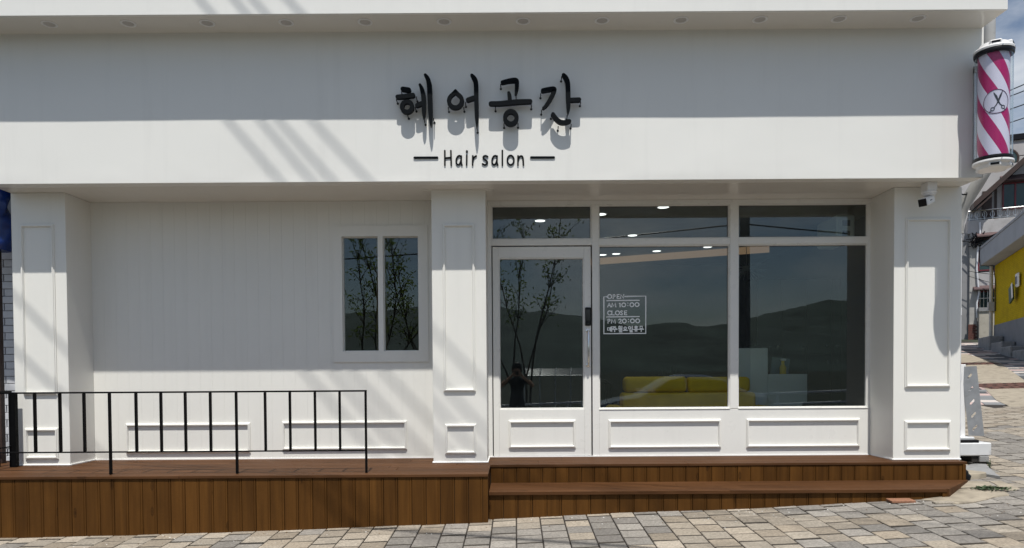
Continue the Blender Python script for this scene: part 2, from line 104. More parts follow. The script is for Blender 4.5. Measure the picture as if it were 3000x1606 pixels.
STICKER= [[(0.9219, 2.2504, 0.0042), (0.8933, 2.2501, 0.0042), (0.892, 1.8789, 0.0042), (1.3134, 1.8797, 0.0042), (1.3142, 2.2536, 0.0042), (1.1065, 2.2514, 0.0042)], [(0.9231, 2.2102, 0.0034), (1.248, 2.2121, 0.0034)], [(0.9225, 2.047, 0.0034), (1.2476, 2.0489, 0.0034)], [(0.9715, 2.2509, 0.0034), (0.9704, 2.2444, 0.0034), (0.9672, 2.2386, 0.0034), (0.9624, 2.2342, 0.0034), (0.9563, 2.2316, 0.0034), (0.9497, 2.2311, 0.0034), (0.9433, 2.2327, 0.0034), (0.9377, 2.2364, 0.0034), (0.9337, 2.2416, 0.0034), (0.9316, 2.2479, 0.0034), (0.9316, 2.2545, 0.0034), (0.9338, 2.2607, 0.0034), (0.9378, 2.2659, 0.0034), (0.9434, 2.2695, 0.0034), (0.9498, 2.2711, 0.0034), (0.9564, 2.2705, 0.0034), (0.9625, 2.2678, 0.0034), (0.9673, 2.2633, 0.0034), (0.9705, 2.2574, 0.0034), (0.9715, 2.2509, 0.0034)], [(0.9866, 2.2308, 0.0034), (0.9868, 2.27, 0.0034), (0.9993, 2.2699, 0.0034), (1.0055, 2.2632, 0.0034), (1.0055, 2.2556, 0.0034), (0.9992, 2.2485, 0.0034), (0.9867, 2.2486, 0.0034)], [(1.0475, 2.2705, 0.0034), (1.027, 2.2706, 0.0034), (1.0269, 2.2314, 0.0034), (1.0483, 2.2313, 0.0034)], [(1.0269, 2.251, 0.0034), (1.0448, 2.2509, 0.0034)], [(1.0617, 2.2316, 0.0034), (1.0618, 2.2695, 0.0034), (1.093, 2.2328, 0.0034), (1.0931, 2.2702, 0.0034)], [(0.9305, 2.1478, 0.0034), (0.9463, 2.1869, 0.0034), (0.9622, 2.1476, 0.0034)], [(0.9364, 2.1625, 0.0034), (0.9565, 2.1623, 0.0034)], [(0.9721, 2.1475, 0.0034), (0.9776, 2.1867, 0.0034), (0.9931, 2.1541, 0.0034), (1.0079, 2.1865, 0.0034), (1.0132, 2.1472, 0.0034)], [(1.049, 2.1813, 0.0034), (1.0558, 2.1862, 0.0034), (1.0556, 2.147, 0.0034)], [(1.112, 2.1667, 0.0034), (1.111, 2.1604, 0.0034), (1.1079, 2.1549, 0.0034), (1.1033, 2.1507, 0.0034), (1.0975, 2.1482, 0.0034), (1.0912, 2.1477, 0.0034), (1.085, 2.1493, 0.0034), (1.0797, 2.1528, 0.0034), (1.0759, 2.1578, 0.0034), (1.0738, 2.1638, 0.0034), (1.0739, 2.1701, 0.0034), (1.0759, 2.176, 0.0034), (1.0798, 2.181, 0.0034), (1.0851, 2.1844, 0.0034), (1.0913, 2.1859, 0.0034), (1.0976, 2.1853, 0.0034), (1.1034, 2.1828, 0.0034), (1.108, 2.1785, 0.0034), (1.111, 2.1729, 0.0034), (1.112, 2.1667, 0.0034)], [(1.134, 2.1844, 0.0034), (1.1349, 2.1835, 0.0034)], [(1.1339, 2.1589, 0.0034), (1.1348, 2.158, 0.0034)], [(1.1938, 2.1675, 0.0034), (1.1927, 2.1613, 0.0034), (1.1897, 2.1557, 0.0034), (1.1851, 2.1515, 0.0034), (1.1793, 2.149, 0.0034), (1.1729, 2.1485, 0.0034), (1.1668, 2.1501, 0.0034), (1.1615, 2.1536, 0.0034), (1.1577, 2.1586, 0.0034), (1.1556, 2.1646, 0.0034), (1.1556, 2.1709, 0.0034), (1.1577, 2.1768, 0.0034), (1.1616, 2.1818, 0.0034), (1.1669, 2.1852, 0.0034), (1.1731, 2.1867, 0.0034), (1.1794, 2.1862, 0.0034), (1.1851, 2.1836, 0.0034), (1.1898, 2.1793, 0.0034), (1.1928, 2.1737, 0.0034), (1.1938, 2.1675, 0.0034)], [(1.2452, 2.1689, 0.0034), (1.2442, 2.1627, 0.0034), (1.2411, 2.1572, 0.0034), (1.2365, 2.1529, 0.0034), (1.2307, 2.1504, 0.0034), (1.2244, 2.15, 0.0034), (1.2182, 2.1515, 0.0034), (1.2129, 2.155, 0.0034), (1.2091, 2.16, 0.0034), (1.207, 2.166, 0.0034), (1.207, 2.1723, 0.0034), (1.2091, 2.1783, 0.0034), (1.213, 2.1832, 0.0034), (1.2183, 2.1867, 0.0034), (1.2245, 2.1882, 0.0034), (1.2308, 2.1876, 0.0034), (1.2365, 2.185, 0.0034), (1.2412, 2.1807, 0.0034), (1.2442, 2.1752, 0.0034), (1.2452, 2.1689, 0.0034)], [(0.9645, 2.1017, 0.0034), (0.9594, 2.1054, 0.0034), (0.9534, 2.1073, 0.0034), (0.9471, 2.1073, 0.0034), (0.9412, 2.1053, 0.0034), (0.9362, 2.1017, 0.0034), (0.9325, 2.0966, 0.0034), (0.9305, 2.0907, 0.0034), (0.9305, 2.0844, 0.0034), (0.9324, 2.0785, 0.0034), (0.9361, 2.0734, 0.0034), (0.9411, 2.0697, 0.0034), (0.947, 2.0677, 0.0034), (0.9533, 2.0676, 0.0034), (0.9592, 2.0694, 0.0034), (0.9644, 2.0729, 0.0034)], [(0.9733, 2.1074, 0.0034), (0.9731, 2.0672, 0.0034), (0.9964, 2.0671, 0.0034)], [(1.0492, 2.0868, 0.0034), (1.0481, 2.0803, 0.0034), (1.0449, 2.0745, 0.0034), (1.04, 2.0701, 0.0034), (1.034, 2.0674, 0.0034), (1.0273, 2.0669, 0.0034), (1.0209, 2.0686, 0.0034), (1.0154, 2.0722, 0.0034), (1.0114, 2.0775, 0.0034), (1.0092, 2.0838, 0.0034), (1.0092, 2.0904, 0.0034), (1.0114, 2.0966, 0.0034), (1.0155, 2.1018, 0.0034), (1.0211, 2.1054, 0.0034), (1.0275, 2.1069, 0.0034), (1.0341, 2.1064, 0.0034), (1.0401, 2.1037, 0.0034), (1.045, 2.0992, 0.0034), (1.0481, 2.0933, 0.0034), (1.0492, 2.0868, 0.0034)], [(1.0801, 2.1031, 0.0034), (1.0703, 2.1076, 0.0034), (1.0613, 2.1019, 0.0034), (1.0635, 2.0921, 0.0034), (1.0769, 2.083, 0.0034), (1.0813, 2.0741, 0.0034), (1.0724, 2.0661, 0.0034), (1.059, 2.0711, 0.0034)], [(1.123, 2.1073, 0.0034), (1.1002, 2.1074, 0.0034), (1.1001, 2.0677, 0.0034), (1.1229, 2.0676, 0.0034)], [(1.1002, 2.0874, 0.0034), (1.1194, 2.0872, 0.0034)], [(0.9335, 1.9849, 0.0034), (0.9336, 2.0251, 0.0034), (0.947, 2.025, 0.0034), (0.9537, 2.0183, 0.0034), (0.9537, 2.0107, 0.0034), (0.947, 2.0036, 0.0034), (0.9336, 2.0037, 0.0034)], [(0.9684, 1.9847, 0.0034), (0.9739, 2.0226, 0.0034), (0.9881, 1.9913, 0.0034), (1.002, 2.0224, 0.0034), (1.0073, 1.9844, 0.0034)], [(1.0423, 2.0177, 0.0034), (1.0499, 2.0243, 0.0034), (1.0611, 2.0243, 0.0034), (1.0664, 2.0162, 0.0034), (1.0619, 2.0055, 0.0034), (1.0413, 1.9842, 0.0034), (1.069, 1.984, 0.0034)], [(1.1173, 2.0051, 0.0034), (1.1163, 1.9989, 0.0034), (1.1133, 1.9934, 0.0034), (1.1086, 1.9891, 0.0034), (1.1028, 1.9866, 0.0034), (1.0965, 1.9862, 0.0034), (1.0903, 1.9877, 0.0034), (1.0851, 1.9912, 0.0034), (1.0812, 1.9962, 0.0034), (1.0791, 2.0022, 0.0034), (1.0792, 2.0086, 0.0034), (1.0812, 2.0145, 0.0034), (1.0851, 2.0195, 0.0034), (1.0905, 2.0229, 0.0034), (1.0966, 2.0244, 0.0034), (1.1029, 2.0238, 0.0034), (1.1087, 2.0213, 0.0034), (1.1133, 2.017, 0.0034), (1.1163, 2.0114, 0.0034), (1.1173, 2.0051, 0.0034)], [(1.1402, 2.0215, 0.0034), (1.1411, 2.0206, 0.0034)], [(1.1401, 1.997, 0.0034), (1.141, 1.9961, 0.0034)], [(1.1987, 2.0055, 0.0034), (1.1977, 1.9993, 0.0034), (1.1946, 1.9937, 0.0034), (1.19, 1.9895, 0.0034), (1.1842, 1.987, 0.0034), (1.1779, 1.9865, 0.0034), (1.1717, 1.9881, 0.0034), (1.1664, 1.9916, 0.0034), (1.1626, 1.9966, 0.0034), (1.1605, 2.0026, 0.0034), (1.1605, 2.0089, 0.0034), (1.1626, 2.0149, 0.0034), (1.1665, 2.0198, 0.0034), (1.1718, 2.0233, 0.0034), (1.178, 2.0248, 0.0034), (1.1843, 2.0242, 0.0034), (1.1901, 2.0216, 0.0034), (1.1947, 2.0173, 0.0034), (1.1977, 2.0117, 0.0034), (1.1987, 2.0055, 0.0034)], [(1.2515, 2.0056, 0.0034), (1.2504, 1.9994, 0.0034), (1.2474, 1.9939, 0.0034), (1.2427, 1.9896, 0.0034), (1.2369, 1.9871, 0.0034), (1.2306, 1.9866, 0.0034), (1.2245, 1.9882, 0.0034), (1.2192, 1.9917, 0.0034), (1.2153, 1.9967, 0.0034), (1.2133, 2.0027, 0.0034), (1.2133, 2.009, 0.0034), (1.2154, 2.015, 0.0034), (1.2193, 2.0199, 0.0034), (1.2246, 2.0234, 0.0034), (1.2307, 2.0249, 0.0034), (1.237, 2.0243, 0.0034), (1.2428, 2.0217, 0.0034), (1.2475, 2.0174, 0.0034), (1.2505, 2.0119, 0.0034), (1.2515, 2.0056, 0.0034)], [(0.9297, 1.9381, 0.0034), (0.9512, 1.9379, 0.0034), (0.9511, 1.9143, 0.0034), (0.9297, 1.9144, 0.0034), (0.9297, 1.9381, 0.0034)], [(0.9602, 1.9437, 0.0034), (0.96, 1.9053, 0.0034)], [(0.9714, 1.949, 0.0034), (0.9712, 1.9021, 0.0034)], [(0.9601, 1.9267, 0.0034), (0.9713, 1.9266, 0.0034)], [(0.9835, 1.948, 0.0034), (1.0139, 1.9478, 0.0034), (0.9991, 1.9434, 0.0034), (0.9825, 1.9288, 0.0034)], [(1.0018, 1.9421, 0.0034), (1.0169, 1.9286, 0.0034)], [(0.978, 1.9221, 0.0034), (1.0241, 1.9218, 0.0034)], [(1.0008, 1.922, 0.0034), (1.0007, 1.8996, 0.0034)], [(1.0599, 1.9439, 0.0034), (1.0589, 1.9398, 0.0034), (1.056, 1.9366, 0.0034), (1.052, 1.9351, 0.0034), (1.0478, 1.9356, 0.0034), (1.0443, 1.9381, 0.0034), (1.0423, 1.9419, 0.0034), (1.0423, 1.9462, 0.0034), (1.0443, 1.9499, 0.0034), (1.0478, 1.9523, 0.0034), (1.0521, 1.9528, 0.0034), (1.0561, 1.9513, 0.0034), (1.0589, 1.9481, 0.0034), (1.0599, 1.9439, 0.0034)], [(1.0375, 1.9271, 0.0034), (1.0675, 1.9282, 0.0034)], [(1.0527, 1.9274, 0.0034), (1.0527, 1.9172, 0.0034)], [(1.0616, 1.9207, 0.0034), (1.0728, 1.9215, 0.0034)], [(1.0734, 1.9528, 0.0034), (1.0732, 1.9152, 0.0034)], [(1.0451, 1.9128, 0.0034), (1.0732, 1.9126, 0.0034), (1.0732, 1.9054, 0.0034), (1.0459, 1.9052, 0.0034), (1.0459, 1.8958, 0.0034), (1.075, 1.896, 0.0034)], [(1.1185, 1.9333, 0.0034), (1.1175, 1.9285, 0.0034), (1.1146, 1.9247, 0.0034), (1.1104, 1.9223, 0.0034), (1.1056, 1.9218, 0.0034), (1.101, 1.9233, 0.0034), (1.0974, 1.9266, 0.0034), (1.0955, 1.931, 0.0034), (1.0955, 1.9358, 0.0034), (1.0975, 1.9402, 0.0034), (1.1011, 1.9434, 0.0034), (1.1057, 1.9449, 0.0034), (1.1105, 1.9444, 0.0034), (1.1147, 1.9419, 0.0034), (1.1175, 1.938, 0.0034), (1.1185, 1.9333, 0.0034)], [(1.101, 1.9222, 0.0034), (1.101, 1.9111, 0.0034)], [(1.1131, 1.9221, 0.0034), (1.113, 1.911, 0.0034)], [(1.0853, 1.9107, 0.0034), (1.1305, 1.9113, 0.0034)], [(1.1632, 1.9365, 0.0034), (1.1622, 1.9316, 0.0034), (1.1592, 1.9276, 0.0034), (1.1548, 1.9251, 0.0034), (1.1498, 1.9246, 0.0034), (1.1451, 1.9262, 0.0034), (1.1413, 1.9296, 0.0034), (1.1393, 1.9342, 0.0034), (1.1393, 1.9392, 0.0034), (1.1414, 1.9438, 0.0034), (1.1451, 1.9471, 0.0034), (1.1499, 1.9486, 0.0034), (1.1549, 1.9481, 0.0034), (1.1592, 1.9455, 0.0034), (1.1622, 1.9415, 0.0034), (1.1632, 1.9365, 0.0034)], [(1.178, 1.9521, 0.0034), (1.1779, 1.9164, 0.0034)], [(1.1524, 1.9129, 0.0034), (1.1784, 1.9137, 0.0034), (1.1783, 1.9047, 0.0034), (1.1533, 1.9045, 0.0034), (1.1533, 1.8946, 0.0034), (1.1805, 1.8953, 0.0034)], [(1.2107, 1.951, 0.0034), (1.2196, 1.9509, 0.0034)], [(1.2004, 1.9439, 0.0034), (1.2317, 1.9446, 0.0034)], [(1.2245, 1.9317, 0.0034), (1.2235, 1.9277, 0.0034), (1.2208, 1.9247, 0.0034), (1.217, 1.9233, 0.0034), (1.2129, 1.9238, 0.0034), (1.2096, 1.9262, 0.0034), (1.2077, 1.9298, 0.0034), (1.2077, 1.9338, 0.0034), (1.2096, 1.9374, 0.0034), (1.213, 1.9397, 0.0034), (1.217, 1.9402, 0.0034), (1.2208, 1.9387, 0.0034), (1.2235, 1.9356, 0.0034), (1.2245, 1.9317, 0.0034)], [(1.1918, 1.9198, 0.0034), (1.2365, 1.9204, 0.0034)], [(1.2083, 1.9202, 0.0034), (1.2083, 1.9019, 0.0034)], [(1.2231, 1.9201, 0.0034), (1.2231, 1.9018, 0.0034)], [(1.2563, 1.9507, 0.0034), (1.2791, 1.9505, 0.0034), (1.279, 1.93, 0.0034), (1.2562, 1.9301, 0.0034), (1.2563, 1.9507, 0.0034)], [(1.245, 1.9213, 0.0034), (1.2911, 1.9219, 0.0034)], [(1.2678, 1.9216, 0.0034), (1.2678, 1.8997, 0.0034)]]


# ------------------------------------------------------------------ mesh helpers
class MB:
    """collects shapes in world (or given) coordinates"""
    def __init__(s, M=None):
        s.v, s.f, s.mi, s.M, s.cur = [], [], [], M, 0
    def add(s, vs_, fs):
        o = len(s.v)
        s.v += [Vector(p) for p in vs_]
        s.f += [tuple(i + o for i in f) for f in fs]
        s.mi += [s.cur] * len(fs)
    def box(s, x0, x1, y0, y1, z0, z1, b=0.0):
        if x1 < x0: x0, x1 = x1, x0
        if y1 < y0: y0, y1 = y1, y0
        if z1 < z0: z0, z1 = z1, z0
        if b <= 0:
            s.add([(x, y, z) for z in (z0, z1) for y in (y0, y1) for x in (x0, x1)],
                  [(0, 2, 3, 1), (4, 5, 7, 6), (0, 1, 5, 4), (2, 6, 7, 3), (0, 4, 6, 2), (1, 3, 7, 5)])
            return s
        b = min(b, (x1 - x0) * .45, (y1 - y0) * .45, (z1 - z0) * .45)
        bm = bmesh.new()
        bmesh.ops.create_cube(bm, size=1)
        for v in bm.verts:
            v.co = Vector(((x0 + x1) / 2 + v.co.x * (x1 - x0), (y0 + y1) / 2 + v.co.y * (y1 - y0), (z0 + z1) / 2 + v.co.z * (z1 - z0)))
        bmesh.ops.bevel(bm, geom=list(bm.edges), offset=b, segments=1, affect='EDGES', profile=0.5)
        s.bm(bm)
        return s
    def bm(s, bm):
        bm.verts.index_update()
        s.add([v.co.copy() for v in bm.verts], [tuple(v.index for v in f.verts) for f in bm.faces])
        bm.free()
    def prism(s, poly, axis, a, b):
        """poly: 2-D points; axis 'x': (y,z), 'y': (x,z), 'z': (x,y); extruded from a to b"""
        def P(p, t):
            return (t, p[0], p[1]) if axis == 'x' else (p[0], t, p[1]) if axis == 'y' else (p[0], p[1], t)
        n = len(poly)
        s.add([P(p, a) for p in poly] + [P(p, b) for p in poly],
              [tuple(range(n)), tuple(range(2 * n - 1, n - 1, -1))] + [(i, i + n, (i + 1) % n + n, (i + 1) % n) for i in range(n)])
        return s
    def tube(s, pts, r, n=8, cap=True):
        pts = [Vector(p) for p in pts]
        rs = r if isinstance(r, (list, tuple)) else [r] * len(pts)
        vs_, fs = [], []
        up = None
        for i, p in enumerate(pts):
            t = (pts[min(i + 1, len(pts) - 1)] - pts[max(i - 1, 0)]).normalized()
            if up is None:
                up = Vector((0, 0, 1)) if abs(t.z) < .9 else Vector((1, 0, 0))
            u = (up - t * up.dot(t)).normalized()
            up = u
            w = t.cross(u)
            vs_ += [p + (u * cos(2 * pi * k / n) + w * sin(2 * pi * k / n)) * rs[i] for k in range(n)]
        for i in range(len(pts) - 1):
            fs += [(i * n + k, i * n + (k + 1) % n, (i + 1) * n + (k + 1) % n, (i + 1) * n + k) for k in range(n)]
        if cap:
            fs += [tuple(range(n - 1, -1, -1)), tuple(range((len(pts) - 1) * n, len(pts) * n))]
        s.add(vs_, fs)
        return s
    def lathe(s, prof, c=(0, 0, 0), n=32, axis='z', closed=False):
        """prof: (r, h) pairs"""
        vs_, fs = [], []
        m = len(prof)
        for (r, h) in prof:
            for k in range(n):
                a = 2 * pi * k / n
                p = (r * cos(a), r * sin(a), h) if axis == 'z' else (r * cos(a), h, r * sin(a))
                vs_.append((p[0] + c[0], p[1] + c[1], p[2] + c[2]))
        for i in range(m - 1 if not closed else m):
            j = (i + 1) % m
            fs += [(i * n + k, i * n + (k + 1) % n, j * n + (k + 1) % n, j * n + k) for k in range(n)]
        if not closed:
            fs += [tuple(range(n - 1, -1, -1)), tuple(range((m - 1) * n, m * n))]
        s.add(vs_, fs)
        return s
    def ribbon(s, pts, y0, y1):
        """brush stroke: (x, z, half width) points, front at y0, back at y1, round ends"""
        P = [Vector((p[0], p[1])) for p in pts]
        H = [p[2] for p in pts]
        if (P[0] - P[-1]).length < 1e-4 and len(P) > 3:      # closed loop
            P, H = P[:-1], H[:-1]
            n = len(P)
            L, Rr = [], []
            for i in range(n):
                t = (P[(i + 1) % n] - P[i - 1]).normalized()
                nn = Vector((-t.y, t.x))
                L.append(P[i] + nn * H[i]); Rr.append(P[i] - nn * H[i])
            return s.loops(L, Rr, y0, y1)
        n = len(P)
        L, Rr = [], []
        T = []
        for i in range(n):
            t = (P[min(i + 1, n - 1)] - P[max(i - 1, 0)])
            t = t.normalized() if t.length > 1e-9 else Vector((1, 0))
            T.append(t)
            nn = Vector((-t.y, t.x))
            L.append(P[i] + nn * H[i]); Rr.append(P[i] - nn * H[i])
        k = 5
        def cap(p, t, h, sgn):
            nn = Vector((-t.y, t.x)) * sgn
            return [p + (nn * cos(pi * q / (k + 1)) + t * sgn * sin(pi * q / (k + 1))) * h for q in range(1, k + 1)]
        endc = cap(P[-1], T[-1], H[-1], 1)        # from L end round to R end
        startc = cap(P[0], T[0], H[0], -1)        # from R start round to L start
        outline = L + endc + Rr[::-1] + startc
        m = len(outline)
        V = [(q.x, y0, q.y) for q in outline] + [(q.x, y1, q.y) for q in outline]
        F = []
        for off, flip in ((0, False), (m, True)):
            def fa(t):
                F.append(tuple(off + i for i in (t[::-1] if flip else t)))
            for i in range(n - 1):
                fa((i, i + 1, m - k - 1 - (i + 1), m - k - 1 - i))
            fa(tuple(range(n - 1, n + k + 1)))
            fa(tuple([m - k - 1] + list(range(m - k, m)) + [0]))
        F += [(i, i + m, (i + 1) % m + m, (i + 1) % m) for i in range(m)]
        s.add(V, F)
        return s
    def loops(s, A, B, y0, y1):
        n = len(A)
        V = [(p[0], y, p[1]) for y in (y0, y1) for lp in (A, B) for p in lp]
        F = []
        for i in range(n):
            j = (i + 1) % n
            F += [(i, j, n + j, n + i), (2 * n + i, 3 * n + i, 3 * n + j, 2 * n + j), (i, 2 * n + i, 2 * n + j, j), (n + i, n + j, 3 * n + j, 3 * n + i)]
        s.add(V, F)
        return s
    def frame(s, x0, x1, z0, z1, y, prof):
        """mitred moulding in the xz plane, proud of y towards -y; prof: (inset, height)"""
        cor = [(x0, z0, 1, 1), (x1, z0, -1, 1), (x1, z1, -1, -1), (x0, z1, 1, -1)]
        n = len(prof)
        V = [(cx + i * sx, y - h, cz + i * sz) for (cx, cz, sx, sz) in cor for (i, h) in prof]
        F = []
        for c in range(4):
            d = (c + 1) % 4
            F += [(c * n + k, d * n + k, d * n + k + 1, c * n + k + 1) for k in range(n - 1)]
        s.add(V, F)
        return s
    def build(s, name, mats, parent=None, smooth=None, loc=None):
        me = bpy.data.meshes.new(name)
        vs_ = [s.M @ v for v in s.v] if s.M is not None else s.v
        me.from_pydata([tuple(v) for v in vs_], [], s.f)
        for m in (mats if isinstance(mats, (list, tuple)) else [mats]):
            me.materials.append(m)
        if any(s.mi):
            me.polygons.foreach_set('material_index', s.mi)
        bm = bmesh.new(); bm.from_mesh(me)
        bmesh.ops.recalc_face_normals(bm, faces=bm.faces)
        bm.to_mesh(me); bm.free()
        if smooth:
            me.shade_smooth()
            me.set_sharp_from_angle(angle=radians(smooth))
        o = bpy.data.objects.new(name, me)
        COL.objects.link(o)
        if parent is not None:
            hang(o, parent)
        return o

def wloc(o):
    p = Vector(o.location)
    while o.parent is not None:
        o = o.parent
        p = p + Vector(o.location) if o.type == 'EMPTY' else p
    return p

def hang(o, parent):
    o.parent = parent
    if parent.type == 'EMPTY':
        o.matrix_parent_inverse = (Matrix.Translation(parent.location) @ parent.rotation_euler.to_matrix().to_4x4()).inverted()

def tag(o, label=None, cat=None, group=None, kind=None):
    for k, v in (('label', label), ('category', cat), ('group', group), ('kind', kind)):
        if v: o[k] = v
    return o

def thing(name, label, cat, loc=(0, 0, 0), group=None):
    o = bpy.data.objects.new(name, None)
    o.empty_display_size = .1
    o.location = loc
    COL.objects.link(o)
    return tag(o, label, cat, group)

def dup(o, parent=None, loc=None):
    c = o.copy(); COL.objects.link(c)
    if parent is not None: c.parent = parent
    if loc is not None: c.location = loc
    for ch in [x for x in o.children]:
        dup(ch, c)
    return c

# ------------------------------------------------------------------ materials
def newmat(name):
    m = bpy.data.materials.new(name); m.use_nodes = True
    n = m.node_tree
    return m, n, n.nodes['Principled BSDF'], n.nodes['Material Output']

def N(n, typ, **kw):
    x = n.nodes.new(typ)
    for k, v in kw.items():
        if k in x.inputs.keys(): x.inputs[k].default_value = v
        else: setattr(x, k, v)
    return x

def ramp(n, fac, stops):
    r = n.nodes.new('ShaderNodeValToRGB')
    el = r.color_ramp.elements
    while len(el) < len(stops): el.new(0.5)
    for e, (p, c) in zip(el, stops):
        e.position = p; e.color = (*c, 1) if len(c) == 3 else c
    n.links.new(fac, r.inputs[0])
    return r.outputs[0]

def mixc(n, fac, a, b, mode='MIX'):
    m = n.nodes.new('ShaderNodeMix'); m.data_type = 'RGBA'; m.blend_type = mode
    for i, q in ((0, fac), (6, a), (7, b)):
        if isinstance(q, (int, float)): m.inputs[i].default_value = q
        elif isinstance(q, tuple): m.inputs[i].default_value = (*q, 1)
        else: n.links.new(q, m.inputs[i])
    return m.outputs[2]

def coords(n, scale=(1, 1, 1), rand=0.0):
    t = N(n, 'ShaderNodeTexCoord')
    mpn = N(n, 'ShaderNodeMapping')
    mpn.inputs['Scale'].default_value = scale
    src = t.outputs['Object']
    if rand:
        oi = N(n, 'ShaderNodeObjectInfo')
        ml = N(n, 'ShaderNodeMath', operation='MULTIPLY'); ml.inputs[1].default_value = rand
        n.links.new(oi.outputs['Random'], ml.inputs[0])
        ad = N(n, 'ShaderNodeVectorMath', operation='ADD')
        n.links.new(src, ad.inputs[0]); n.links.new(ml.outputs[0], ad.inputs[1])
        src = ad.outputs[0]
    n.links.new(src, mpn.inputs[0])
    return mpn.outputs[0]

def bump(n, b, h, strength, dist=.01):
    x = N(n, 'ShaderNodeBump'); x.inputs['Strength'].default_value = strength; x.inputs['Distance'].default_value = dist
    n.links.new(h, x.inputs['Height']); n.links.new(x.outputs[0], b.inputs['Normal'])

def noise_tex(n, vec, scale, detail=4, rough=.55):
    x = N(n, 'ShaderNodeTexNoise'); x.inputs['Scale'].default_value = scale; x.inputs['Detail'].default_value = detail; x.inputs['Roughness'].default_value = rough
    n.links.new(vec, x.inputs['Vector'])
    return x.outputs['Fac']

def plain(name, col, rough=.5, metal=0.0, var=.12, scale=6.0, bmp=0.0, bscale=60, dirt=None, spec=.5):
    m, n, b, o = newmat(name)
    v = coords(n)
    f = noise_tex(n, v, scale)
    c = ramp(n, f, [(.3, tuple(x * (1 - var) for x in col)), (.7, tuple(min(1, x * (1 + var)) for x in col))])
    if dirt:
        f2 = noise_tex(n, v, dirt[1], 6, .65)
        c = mixc(n, ramp(n, f2, [(dirt[2], (0, 0, 0)), (dirt[2] + .14, (1, 1, 1))]), c, dirt[0])
    n.links.new(c, b.inputs['Base Color'])
    b.inputs['Roughness'].default_value = rough
    b.inputs['Metallic'].default_value = metal
    b.inputs['Specular IOR Level'].default_value = spec
    if bmp:
        bump(n, b, noise_tex(n, v, bscale, 3), bmp, .004)
    return m

def emit(name, col, st):
    m, n, b, o = newmat(name)
    b.inputs['Base Color'].default_value = (.06, .05, .04, 1)
    b.inputs['Emission Color'].default_value = (*col, 1)
    b.inputs['Emission Strength'].default_value = st
    return m

def paint(name, col, rough, bmpx=.12):
    m, n, b, o = newmat(name)
    v = coords(n)
    big = noise_tex(n, v, 1.3, 3)
    c = ramp(n, big, [(.3, tuple(x * .972 for x in col)), (.7, col)])
    sp = noise_tex(n, v, 5.5, 8, .7)
    c = mixc(n, ramp(n, sp, [(.70, (0, 0, 0)), (.80, (.16, .16, .16))]), c, tuple(x * .62 for x in col))
    stv = noise_tex(n, coords(n, (9, 9, .55)), 1.0, 5, .6)
    c = mixc(n, ramp(n, stv, [(.55, (0, 0, 0)), (.78, (.20, .20, .20))]), c, tuple(x * .78 for x in col))
    n.links.new(c, b.inputs['Base Color'])
    r = ramp(n, noise_tex(n, v, 9, 3), [(.3, (rough * .85,) * 3), (.7, (rough * 1.2,) * 3)])
    n.links.new(r, b.inputs['Roughness'])
    if name == 'white_fascia_paint':
        vo = N(n, 'ShaderNodeTexVoronoi'); vo.inputs['Scale'].default_value = 2.3; n.links.new(v, vo.inputs['Vector'])
        sep = N(n, 'ShaderNodeSeparateColor'); n.links.new(vo.outputs['Color'], sep.inputs[0])
        gt = N(n, 'ShaderNodeMath', operation='GREATER_THAN'); gt.inputs[1].default_value = .6; n.links.new(sep.outputs[0], gt.inputs[0])
        lt = N(n, 'ShaderNodeMath', operation='LESS_THAN'); lt.inputs[1].default_value = .013; n.links.new(vo.outputs['Distance'], lt.inputs[0])
        ml = N(n, 'ShaderNodeMath', operation='MULTIPLY'); n.links.new(gt.outputs[0], ml.inputs[0]); n.links.new(lt.outputs[0], ml.inputs[1])
        n.links.new(mixc(n, ml.outputs[0], c, (.28, .25, .21)), b.inputs['Base Color'])
    h = mixc(n, .35, noise_tex(n, v, 160, 2), noise_tex(n, v, 7, 3))
    bump(n, b, h, bmpx, .004)
    return m

WHITE = paint('white_paint', (.80, .793, .748), .42)
WHITE_F = paint('white_fascia_paint', (.80, .797, .762), .38, .16)
SOFFIT = paint('white_gloss_soffit', (.77, .745, .69), .14, .03)
WHITE_P = paint('white_powder_coat', (.79, .785, .75), .3, .02)
PURE = plain('white_sealant', (.88, .88, .87), .45, var=.02)

